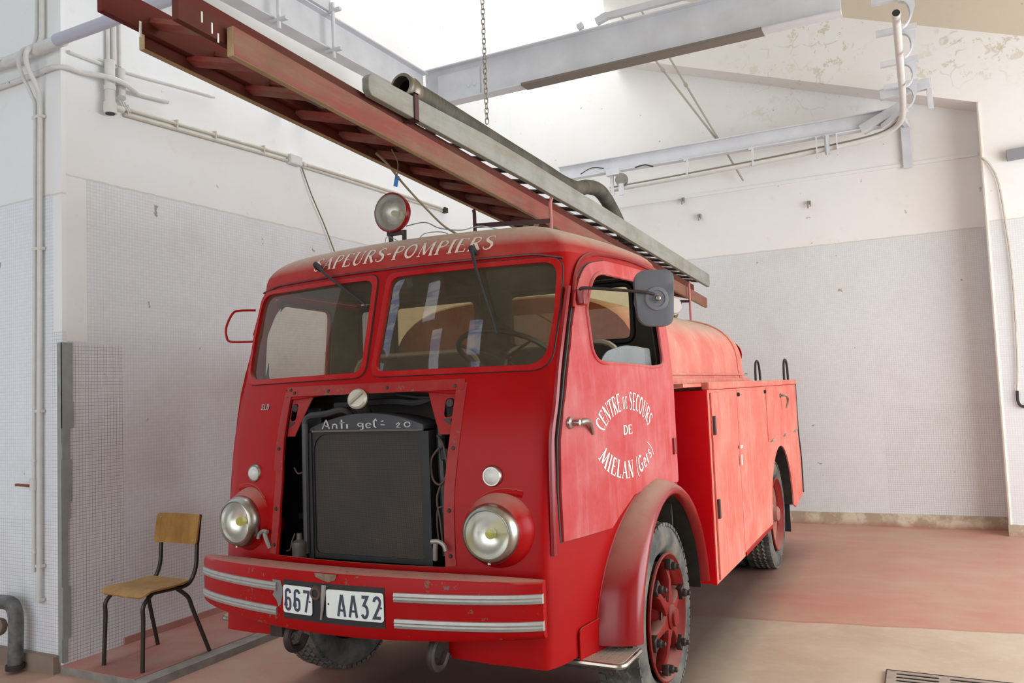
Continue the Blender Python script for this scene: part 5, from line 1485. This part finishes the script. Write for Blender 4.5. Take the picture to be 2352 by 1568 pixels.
# ---- monorail: tube bent from the depth run to the cross run, with C brackets
def monorail():
    R = root('door_track', (2.1, 4.0, 4.0), 'white tubular sliding track curving from overhead towards the back wall', 'track')
    P = [V((2.20, 2.55, 4.19)), V((2.20, 3.2, 4.17)), V((2.20, 4.2, 4.14)), V((2.19, 4.75, 4.11)), V((2.15, 4.98, 4.07)), V((2.02, 5.08, 4.02)), V((1.8, 5.10, 3.985)), V((1.4, 5.10, 3.96)), V((.7, 5.10, 3.93)), V((-.1, 5.10, 3.905)), V((-.95, 5.10, 3.885))]
    bm = bmesh.new(); tube(bm, smooth_path(P, 6), .030, 12); finish('tube', bm, M_WHITEPAINT, R)
    bm = bmesh.new(); Pq = smooth_path([p+V((0, -.018, .022)) for p in P[4:]], 6); tube(bm, Pq, .013, 6); finish('slot', bm, simple('tarnished_slot', (.20, .17, .13), .6), R)
    bm = bmesh.new(); lathe(bm, [(.0, .002), (.026, .002)], P[0], (0, -1, 0), 16); finish('bore', bm, M_BLACK, R, 0)
    for y in (2.62, 3.25, 3.98, 4.62):
        bm = bmesh.new()
        # C shaped bracket: curved web above, joined behind the tube, with a cross arm
        pts = []
        for k in range(13):
            a = radians(-80+k*170/12); pts.append((2.20+.075*cos(a)+.02, 4.20+.10*sin(a)))
        A = [(x, y-.02, z) for x, z in pts]
        for (x0, z0), (x1, z1) in zip(pts, pts[1:]): bar(bm, (x0, y, z0), (x1, y, z1), .05, .008, up=(cos(atan2(z1-z0, x1-x0)+pi/2), 0, sin(atan2(z1-z0, x1-x0)+pi/2)))
        panel_bm(bm, [(2.235, 4.33), (2.33, 4.335), (2.325, 4.24), (2.30, 4.16), (2.27, 4.11), (2.285, 4.20), (2.27, 4.27)], [], lambda a, b_: V((a, y, b_)), .2)
        box(bm, (2.19, y, 4.335), (.30, .05, .045))
        finish('bracket', bm, M_GREYPAINT, R, 0)
    for x in (1.46, .70, -.02):
        bm = bmesh.new(); bar(bm, (x, 5.09, 3.90), (x, 5.09, 4.10), .05, .05 if x > 1 else .02, up=(1, 0, 0)); box(bm, (x-.02, 5.09, 4.09), (.03, .06, .03))
        finish('hanger', bm, M_GREYPAINT, R, 0)
    bm = bmesh.new()
    for dx in (-.10, 0, .10): bar(bm, (1.46+dx, 5.06, 3.87), (1.46+dx*1.0, 5.06, 4.09), .045, .01, up=(1, 0, 0))
    finish('trolley_stop', bm, M_GREYPAINT, R, 0)
    return R
monorail()
# pulley trolley at the left end of the track
bm = bmesh.new(); lathe(bm, [(0, -.03), (.07, -.03), (.075, -.02), (.06, 0), (.075, .02), (.07, .03), (0, .03)], (-.80, 5.08, 3.98), (.2, -1, 0), 24)
T = root('trolley', (-.85, 5.08, 3.9), 'grey pulley trolley hanging at the left end of the far track', 'trolley')
finish('pulley', bm, simple('worn_pulley', (.30, .28, .26), .5, .5, .5, 20), T)
bm = bmesh.new(); box(bm, (-.92, 5.08, 3.95), (.045, .02, .28)); box(bm, (-.80, 5.05, 3.86), (.06, .02, .14)); box(bm, (-.90, 5.08, 4.08), (.16, .07, .07)); finish('hanger', bm, M_GREYPAINT, T, 0, bevel=.003)
bm = bmesh.new(); tube(bm, smooth_path([(-.62, 5.05, 4.09), (-.5, 5.04, 4.10), (-.4, 5.03, 4.06)], 4), .008, 6); tube(bm, smooth_path([(-1.3, 5.05, 4.12), (-1.15, 5.04, 4.17), (-1.0, 5.04, 4.14)], 4), .006, 6); finish('wire', bm, M_IRON, T)
# support angle of the track and beam at the right
bm = bmesh.new(); bar(bm, (2.20, 5.46, 3.72), (2.20, 5.46, 4.22), .09, .012, up=(0, 1, 0)); bar(bm, (2.18, 5.20, 4.17), (2.22, 5.48, 4.17), .05, .05)
bar(bm, (1.80, 5.12, 4.10), (2.20, 5.02, 4.25), .10, .09); bar(bm, (2.0, 5.05, 4.08), (2.22, 4.85, 4.16), .05, .05)
tag(finish('wall_bracket', bm, M_GREYPAINT, None, 0, bevel=.004), 'grey upright steel bracket fixing beam and track to the back wall', 'bracket')
bm = bmesh.new(); bar(bm, (2.0, 4.72, 4.30), (2.44, 4.72, 4.33), .06, .10); bar(bm, (2.43, 4.72, 4.08), (2.43, 4.72, 4.38), .05, .05, up=(1, 0, 0))
tag(finish('cross_arm', bm, M_GREYPAINT, None, 0, bevel=.004), 'pale grey cross arm with a down-turned end above the track curve', 'bracket')
# ---- hanging chain
def chain():
    C_ = root('hanging_chain', (-.70, 1.6, 3.60), 'rusty steel chain hanging in front of the deep grey beam', 'chain')
    z = 3.64; p = 0; me = None; first = None
    while z < 5.0:
        if p < 2:
            bm = bmesh.new(); pts = []
            for k in range(16):
                a = 2*pi*k/16; x = .014*cos(a); zz = .015*sin(a)+(.010 if sin(a) > 0 else -.010)
                pts.append(V((x, 0, zz)) if p % 2 == 0 else V((0, x, zz)))
            tube(bm, pts, .0045, 6, closed=True)
            o = finish('link', bm, simple('chain_steel', (.34, .31, .28), .5, .5, .6, 30, (.2, .15, .11)) if p == 0 else bpy.data.materials['chain_steel'], None)
            if p == 0: proto = [o]
            else: proto.append(o)
        else:
            o = proto[p % 2].copy(); COL.objects.link(o)
        o.parent = C_; o.matrix_parent_inverse = Matrix.Identity(4)
        o.location = V((0, 0, z-3.60+.03)); z += .040; p += 1
chain()
# ---- pair of stay ropes / conduits on the back wall
def stay(a, b_, lab, r=.012):
    bm = bmesh.new(); a = V(a); b_ = V(b_); tube(bm, [a, a.lerp(b_, .3), a.lerp(b_, .7), b_], r, 6)
    for t in (.22, .45): lathe(bm, [(0, .03), (.022, .02), (.022, -.02), (0, -.03)], a.lerp(b_, t), b_-a, 8)
    tag(finish('stay_cable', bm, bpy.data.materials.get('stay_rod') or simple('stay_rod', (.40, .37, .31), .6), None), lab, 'cable', 'stays on the back wall')
stay((-.67, 4.85, 5.88), (.30, 5.30, 4.29), 'left one of two pale stay cables slanting down behind the far beam')
stay((-.42, 4.86, 5.88), (.53, 5.40, 3.83), 'right one of two pale stay cables slanting down, reaching below the track')

# wall hooks
for x, z, lab in ((1.205, 3.48, 'small metal wall hook on the back wall, right one, above the mosaic'), (-.005, 3.50, 'small metal wall hook on the back wall, middle one, above the mosaic'), (-.19, 3.72, 'rusty pipe stub under the ledge on the back wall, left')):
    bm = bmesh.new(); box(bm, (x, YB-.012, z+.02), (.035, .024, .04)); bar(bm, (x-.012, YB-.04, z+.03), (x-.012, YB-.04, z-.045), .016, .012, up=(0, 1, 0)); bar(bm, (x+.014, YB-.04, z+.03), (x+.014, YB-.04, z-.03), .012, .012, up=(0, 1, 0))
    tag(finish('wall_hook', bm, bpy.data.materials.get('grey_hook_metal') or simple('grey_hook_metal', (.28, .26, .24), .6), None, 0, bevel=.003), lab, 'hook', 'hooks on the back wall')
# angle iron poking in at the right edge
bm = bmesh.new(); bar(bm, (3.05, 5.12, 3.62), (3.9, 5.12, 3.66), .06, .10)
tag(finish('angle_iron', bm, simple('dark_grey_steel', (.25, .25, .27), .5, .2), None, 0), 'dark grey steel bar fixed to the right pier', 'bracket')
# cable on the pier
bm = bmesh.new(); pr = lambda x, z: (2.22+(x-2.22)*.983, 5.145, 1.55+(z-1.55)*.983)
P = [pr(2.86, 3.68), pr(2.93, 3.58), pr(2.985, 3.38), pr(3.015, 3.0), pr(3.035, 2.6), pr(3.035, 2.1), pr(3.02, 1.6), pr(3.0, 1.35)]
Q = root('wall_cable', (3.0, 5.33, 2.3), 'thin cable running down the right pier and ending in a hook', 'cable')
tube(bm, smooth_path(P, 6), .010, 6); finish('sheath', bm, M_CREAMPIPE, Q)
bm = bmesh.new(); tube(bm, smooth_path([pr(3.0, 1.37), pr(3.0, 1.27), pr(3.02, 1.225), pr(3.06, 1.215), pr(3.12, 1.215)], 6), .013, 6); finish('hook', bm, M_IRON, Q)

# ================================================================== PIPES, LEFT SIDE
def pipe(name, pts, r, mat, label, cat='pipe', group=None, clips=(), n=5):
    R = root(name, pts[len(pts)//2], label, cat, group)
    bm = bmesh.new(); tube(bm, smooth_path(pts, n), r, 10); finish('run', bm, mat, R)
    for c in clips:
        bm = bmesh.new(); box(bm, c, (r*3.2, r*2.4, .018) if len(c) == 3 else c[3:]); finish('clip', bm, mat, R, 0, bevel=.002)
    return R
yw = YF
pipe('water_pipe', [(-2.555, yw-.03, 4.9), (-2.558, yw-.03, 4.1), (-2.560, yw-.035, 3.86), (-2.563, yw-.10, 3.79), (-2.575, yw-.12, 3.74), (-2.572, yw-.11, 3.66), (-2.575, yw-.05, 3.55), (-2.580, yw-.03, 3.45), (-2.585, yw-.03, 2.9), (-2.595, yw-.03, 1.5), (-2.600, yw-.03, .62), (-2.602, yw-.035, .40)], .015, M_WHITEPAINT,
     'right one of two white vertical pipes beside the corner, reaching lowest', 'pipe', 'white vertical pipes on the left wall', [(-2.583, yw-.025, 3.38), (-2.590, yw-.025, 2.55), (-2.60, yw-.025, 1.55), (-2.60, yw-.025, .62), (-2.602, yw-.03, .42)])
pipe('water_pipe', [(-2.600, yw-.03, 4.9), (-2.606, yw-.03, 4.1), (-2.618, yw-.035, 3.86), (-2.640, yw-.10, 3.79), (-2.650, yw-.12, 3.72), (-2.650, yw-.10, 3.64), (-2.635, yw-.05, 3.52), (-2.628, yw-.03, 3.42), (-2.632, yw-.03, 2.9), (-2.648, yw-.03, 1.5), (-2.652, yw-.03, .75), (-2.655, yw-.03, .58)], .012, M_WHITEPAINT,
     'left one of two white vertical pipes, ending at a small tap', 'pipe', 'white vertical pipes on the left wall', [(-2.63, yw-.025, 3.38), (-2.637, yw-.025, 2.55), (-2.65, yw-.025, 1.25), (-2.652, yw-.025, .70)])
bm = bmesh.new(); bar(bm, (-2.66, yw-.05, 1.10), (-2.76, yw-.06, 1.105), .018, .014); box(bm, (-2.77, yw-.06, 1.105), (.02, .016, .016))
t0 = root('tap_lever', (-2.7, yw-.05, 1.10), 'rusty red lever valve on the left vertical pipe', 'valve'); finish('lever', bm, simple('rusty_lever', (.22, .06, .03), .6), t0, 0)
bm = bmesh.new(); cyl(bm, (-2.655, yw-.03, 1.07), (-2.655, yw-.03, 1.14), .024, 10); finish('body', bm, M_WHITEPAINT, t0)
pipe('water_pipe', [(-6.0, yw-.06, 3.80), (-3.2, yw-.06, 3.785), (-2.85, yw-.06, 3.775), (-2.50, yw-.06, 3.79), (-2.30, yw-.06, 3.79)], .036, M_WHITEPAINT, 'thick white horizontal pipe high on the left wall face', 'pipe', clips=[(-2.8, yw-.05, 3.77)])
pipe('steel_tube', [(-2.34, yw-.08, 3.788), (-1.6, yw-.08, 3.788), (-.6, yw-.08, 3.79), (1.4, yw-.08, 3.80)], .036, simple('lavender_grey_tube', (.46, .46, .53), .4), 'lavender grey steel tube carried on from the thick white pipe across the bay', 'tube')
pipe('conduit', [(-6.0, yw-.025, 3.66), (-3.2, yw-.025, 3.655), (-2.85, yw-.025, 3.655), (-2.52, yw-.025, 3.665), (-2.44, yw-.02, 3.665), (-2.385, yw+.03, 3.665), (XL+.04, yw+.12, 3.665), (XL+.115, yw+.24, 3.66), (XL+.12, -.40, 3.655), (XL+.09, -.30, 3.645), (XL+.03, -.20, 3.66), (XL+.03, .02, 3.68)], .017, M_WHITEPAINT,
     'white conduit bending round the wall corner below the thick pipe', 'pipe', clips=[(-2.75, yw-.02, 3.655), (-2.60, yw-.02, 3.66)])
pipe('conduit', [(XL+.02, yw+.04, 3.775), (XL+.02, -.5, 3.775), (XL+.02, -.2, 3.79), (XL+.02, .1, 3.82), (XL+.02, .45, 3.85)], .012, M_WHITEPAINT, 'white conduit on the left wall passing behind the ladder ends')
# downpipe group on left wall
bm = bmesh.new(); cyl(bm, (XL+.06, -.455, 3.80), (XL+.06, -.455, 3.47), .032, 14); cyl(bm, (XL+.06, -.455, 3.63), (XL+.06, -.455, 3.60), .037, 14); cyl(bm, (XL+.06, -.455, 3.52), (XL+.06, -.455, 3.45), .040, 14); cyl(bm, (XL+.06, -.455, 3.50), (XL+.06, -.36, 3.50), .022, 10)
D = root('waste_pipe', (XL+.06, -.455, 3.6), 'stubby white waste pipe with an open end on the left wall', 'pipe'); finish('barrel', bm, M_WHITEPAINT, D)
bm = bmesh.new(); cyl(bm, (XL+.06, -.455, 3.449), (XL+.06, -.455, 3.444), .028, 14); finish('bore', bm, M_BLACK, D)
bm = bmesh.new(); tube(bm, smooth_path([(XL+.04, -.36, 3.78), (XL+.04, -.36, 3.62), (XL+.05, -.365, 3.58)], 4), .030, 10); cyl(bm, (XL+.04, -.36, 3.66), (XL+.04, -.36, 3.69), .034, 10)
for dy in (0, .02, .04): tube(bm, smooth_path([(XL+.03, -.365+dy, 3.57), (XL+.03, -.345+dy, 3.54), (XL+.03, -.32+dy, 3.515)], 4), .006, 6)
tag(finish('conduit_sleeve', bm, M_WHITEPAINT, None), 'white cable sleeve with three wires beside the stubby waste pipe', 'conduit')
for i, yy in enumerate((-.44, -.40, -.355)):
    bm = bmesh.new(); cyl(bm, (XL+.025, yy, 3.80), (XL+.025, yy, 5.2), .012 if i != 1 else .018, 8)
    tag(finish('riser_conduit', bm, M_WHITEPAINT, None), ('leftmost', 'middle, thickest', 'rightmost')[i]+' of three white risers behind the ladder ends', 'conduit', 'riser conduits on the left wall')
# long double conduit along the left wall
pc = root('conduit', (XL+.02, 1.0, 3.55), 'long double cream conduit running along the left wall to a junction box', 'conduit')
for dz, r in ((0, .013), (-.040, .013)):
    bm = bmesh.new(); tube(bm, smooth_path([(XL+.02, -.32, 3.53+dz), (XL+.02, .3, 3.555+dz), (XL+.02, .9, 3.58+dz), (XL+.02, 1.22, 3.59+dz)], 4), r, 8); finish('run', bm, M_CREAMPIPE, pc)
bm = bmesh.new(); tube(bm, smooth_path([(XL+.02, 1.40, 3.57), (XL+.02, 2.3, 3.59), (XL+.02, 3.66, 3.60)], 4), .015, 8); tube(bm, [(XL+.02, 1.40, 3.54), (XL+.02, 2.3, 3.555), (XL+.02, 3.66, 3.57)], .008, 8); finish('run', bm, M_CREAMPIPE, pc)
bm = bmesh.new(); box(bm, (XL+.03, 1.30, 3.57), (.06, .14, .085)); box(bm, (XL+.03, 1.42, 3.565), (.03, .03, .04)); finish('junction_box', bm, M_WHITEPAINT, pc, 0, bevel=.01)
for yy in (-.30, .10, .45, .95): 
    bm = bmesh.new(); box(bm, (XL+.02, yy, 3.52+.04*(yy+.3)), (.03, .012, .075)); finish('clip', bm, M_CREAMPIPE, pc, 0)
bm = bmesh.new(); box(bm, (XL+.03, 3.70, 3.585), (.05, .06, .06)); finish('end_cap', bm, M_IRON, pc, 0, bevel=.006)
bm = bmesh.new(); tube(bm, smooth_path([(XL+.02, 1.40, 3.53), (XL+.03, 1.50, 3.32), (XL+.03, 1.66, 3.08), (XL+.03, 1.80, 2.84), (XL+.03, 1.95, 2.6), (XL+.03, 2.1, 2.45)], 5), .006, 6)
tag(finish('dangling_wire', bm, M_ROPE, None), 'loose brown wire hanging down the left wall from the junction box', 'wire')
# bracket bits higher on the left wall
for i, (yy, zz) in enumerate(((1.12, 3.95), (1.42, 3.95))):
    bm = bmesh.new(); box(bm, (XL+.03, yy, zz), (.06, .10, .03)); box(bm, (XL+.02, yy+.05, zz-.02), (.03, .02, .05))
    tag(finish('wall_bracket', bm, M_GREYPAINT, None, 0), ('left', 'right')[i]+' one of two tiny grey brackets on the left wall just below the ladder', 'bracket', 'tiny brackets on the left wall')
# black drain elbow on the floor at far left
bm = bmesh.new(); tube(bm, smooth_path([(-2.95, yw-.10, .40), (-2.80, yw-.10, .405), (-2.745, yw-.10, .385), (-2.72, yw-.10, .33), (-2.718, yw-.10, .25), (-2.725, yw-.10, .06), (-2.727, yw-.10, .02)], 6), .042, 14)
dr = root('drain_pipe', (-2.73, yw-.10, 0), 'grey and black cast iron pipe elbow at the far left, by the floor', 'pipe')
finish('elbow', bm, simple('scabby_cast_iron', (.20, .20, .19), .6, .2, 1.0, 9, (.035, .035, .035)), dr)
bm = bmesh.new(); lathe(bm, [(.045, -.01), (.052, -.01), (.052, .02), (.045, .02)], (-2.727, yw-.10, .03), (0, 0, 1), 16); finish('collar', bm, M_IRON, dr)
bm = bmesh.new(); lathe(bm, [(.0, .02), (.05, .02), (.055, 0), (.05, -.02), (0, -.02)], (-2.86, yw-.12, .26), (.2, -1, .2), 18); finish('valve_wheel', bm, simple('rusty_valve', (.22, .15, .11), .8), dr)

# ================================================================== CHAIR
def chair():
    z0 = .049
    # feet from measurement: FL (-2.155? ) local frame built from seat corners
    FL = V((-2.150, -.665, z0)); FR = V((-1.805, -.675, z0)); RL = V((-2.180, -.265, z0)); RR = V((-1.755, -.240, z0))
    C_ = root('school_chair', ((FL+FR+RL+RR)/4), 'old school chair of varnished plywood on dark steel tube legs', 'chair')
    sz = .475
    def leg(f, top, bend, nm='leg'):
        bm = bmesh.new(); tube(bm, smooth_path([f, f.lerp(top, .75), top, bend], 6), .0125, 10); return finish(nm, bm, M_STEELTUBE, C_)
    sFL = V((-2.125, -.59, sz)); sFR = V((-1.805, -.60, sz))
    for f, t, s in ((FL, V((-2.140, -.655, sz-.06)), sFL), (FR, V((-1.805, -.665, sz-.06)), sFR)): leg(f, t, s)
    for f, t, s in ((RL, V((-2.135, -.375, sz-.075)), V((-2.12, -.43, sz-.015))), (RR, V((-1.785, -.370, sz-.075)), V((-1.805, -.43, sz-.015)))): leg(f, t, s)
    # side rail continuing up into the back upright
    for a, x, xt in ((sFL, -2.12, -2.10), (sFR, -1.805, -1.785)):
        bm = bmesh.new(); tube(bm, smooth_path([a, V((x, -.45, sz-.008)), V((x, -.37, sz-.010)), V((x+.004, -.325, sz+.02)), V((xt, -.305, sz+.10)), V((xt, -.295, sz+.22)), V((xt, -.27, sz+.40))], 6), .0125, 10)
        finish('back_upright', bm, M_STEELTUBE, C_)
    bm = bmesh.new(); n = 10; rows = []
    for j in range(n+1):
        t = j/n; y = -.685+t*.42
        zz = sz+.018+(-.030*(1-t/.18)**2 if t < .18 else 0)-.012*sin(pi*min(1, max(0, (t-.2)/.8)))
        wd = .205-.012*t
        rows.append([(-1.915+wd*(2*i/8-1), y, zz) for i in range(9)])
    out = roundpoly([(-2.160, -.685), (-1.770, -.690), (-1.780, -.35), (-2.150, -.345)], .05, 6)
    def seatmap(a, b_):
        t = (b_+.69)/.35; zz = sz+.020+(-.032*((.2-t)/.2)**2 if t < .2 else 0)-.008*sin(pi*min(1, max(0, (t-.2)/.8)))
        return V((a, b_, zz))
    panel_bm(bm, out, [], seatmap, .035); finish('seat', bm, M_PLY, C_, 40, solid=.011)
    bm = bmesh.new(); out = roundpoly([(-2.135, .700), (-1.765, .700), (-1.760, .878), (-2.135, .878)], .022, 5)
    def bmap(a, b_): return V((a, -.303+(b_-.69)*.16-.018*((a+1.95)/.19)**2, b_))
    panel_bm(bm, out, [], bmap, .05); finish('backrest', bm, M_PLY, C_, 40, solid=.010)
    for a, b_ in ((-2.10, .722), (-2.10, .855), (-1.795, .722), (-1.795, .855)):
        bm = bmesh.new(); p = bmap(a, b_); lathe(bm, [(0, .009), (.006, .008), (.007, .004)], p, (0, -1, 0), 8); finish('rivet', bm, M_TRIM, C_)
chair()
for o in bpy.data.objects:
    if o.name.startswith('school_chair'): o.location.x -= 0.028
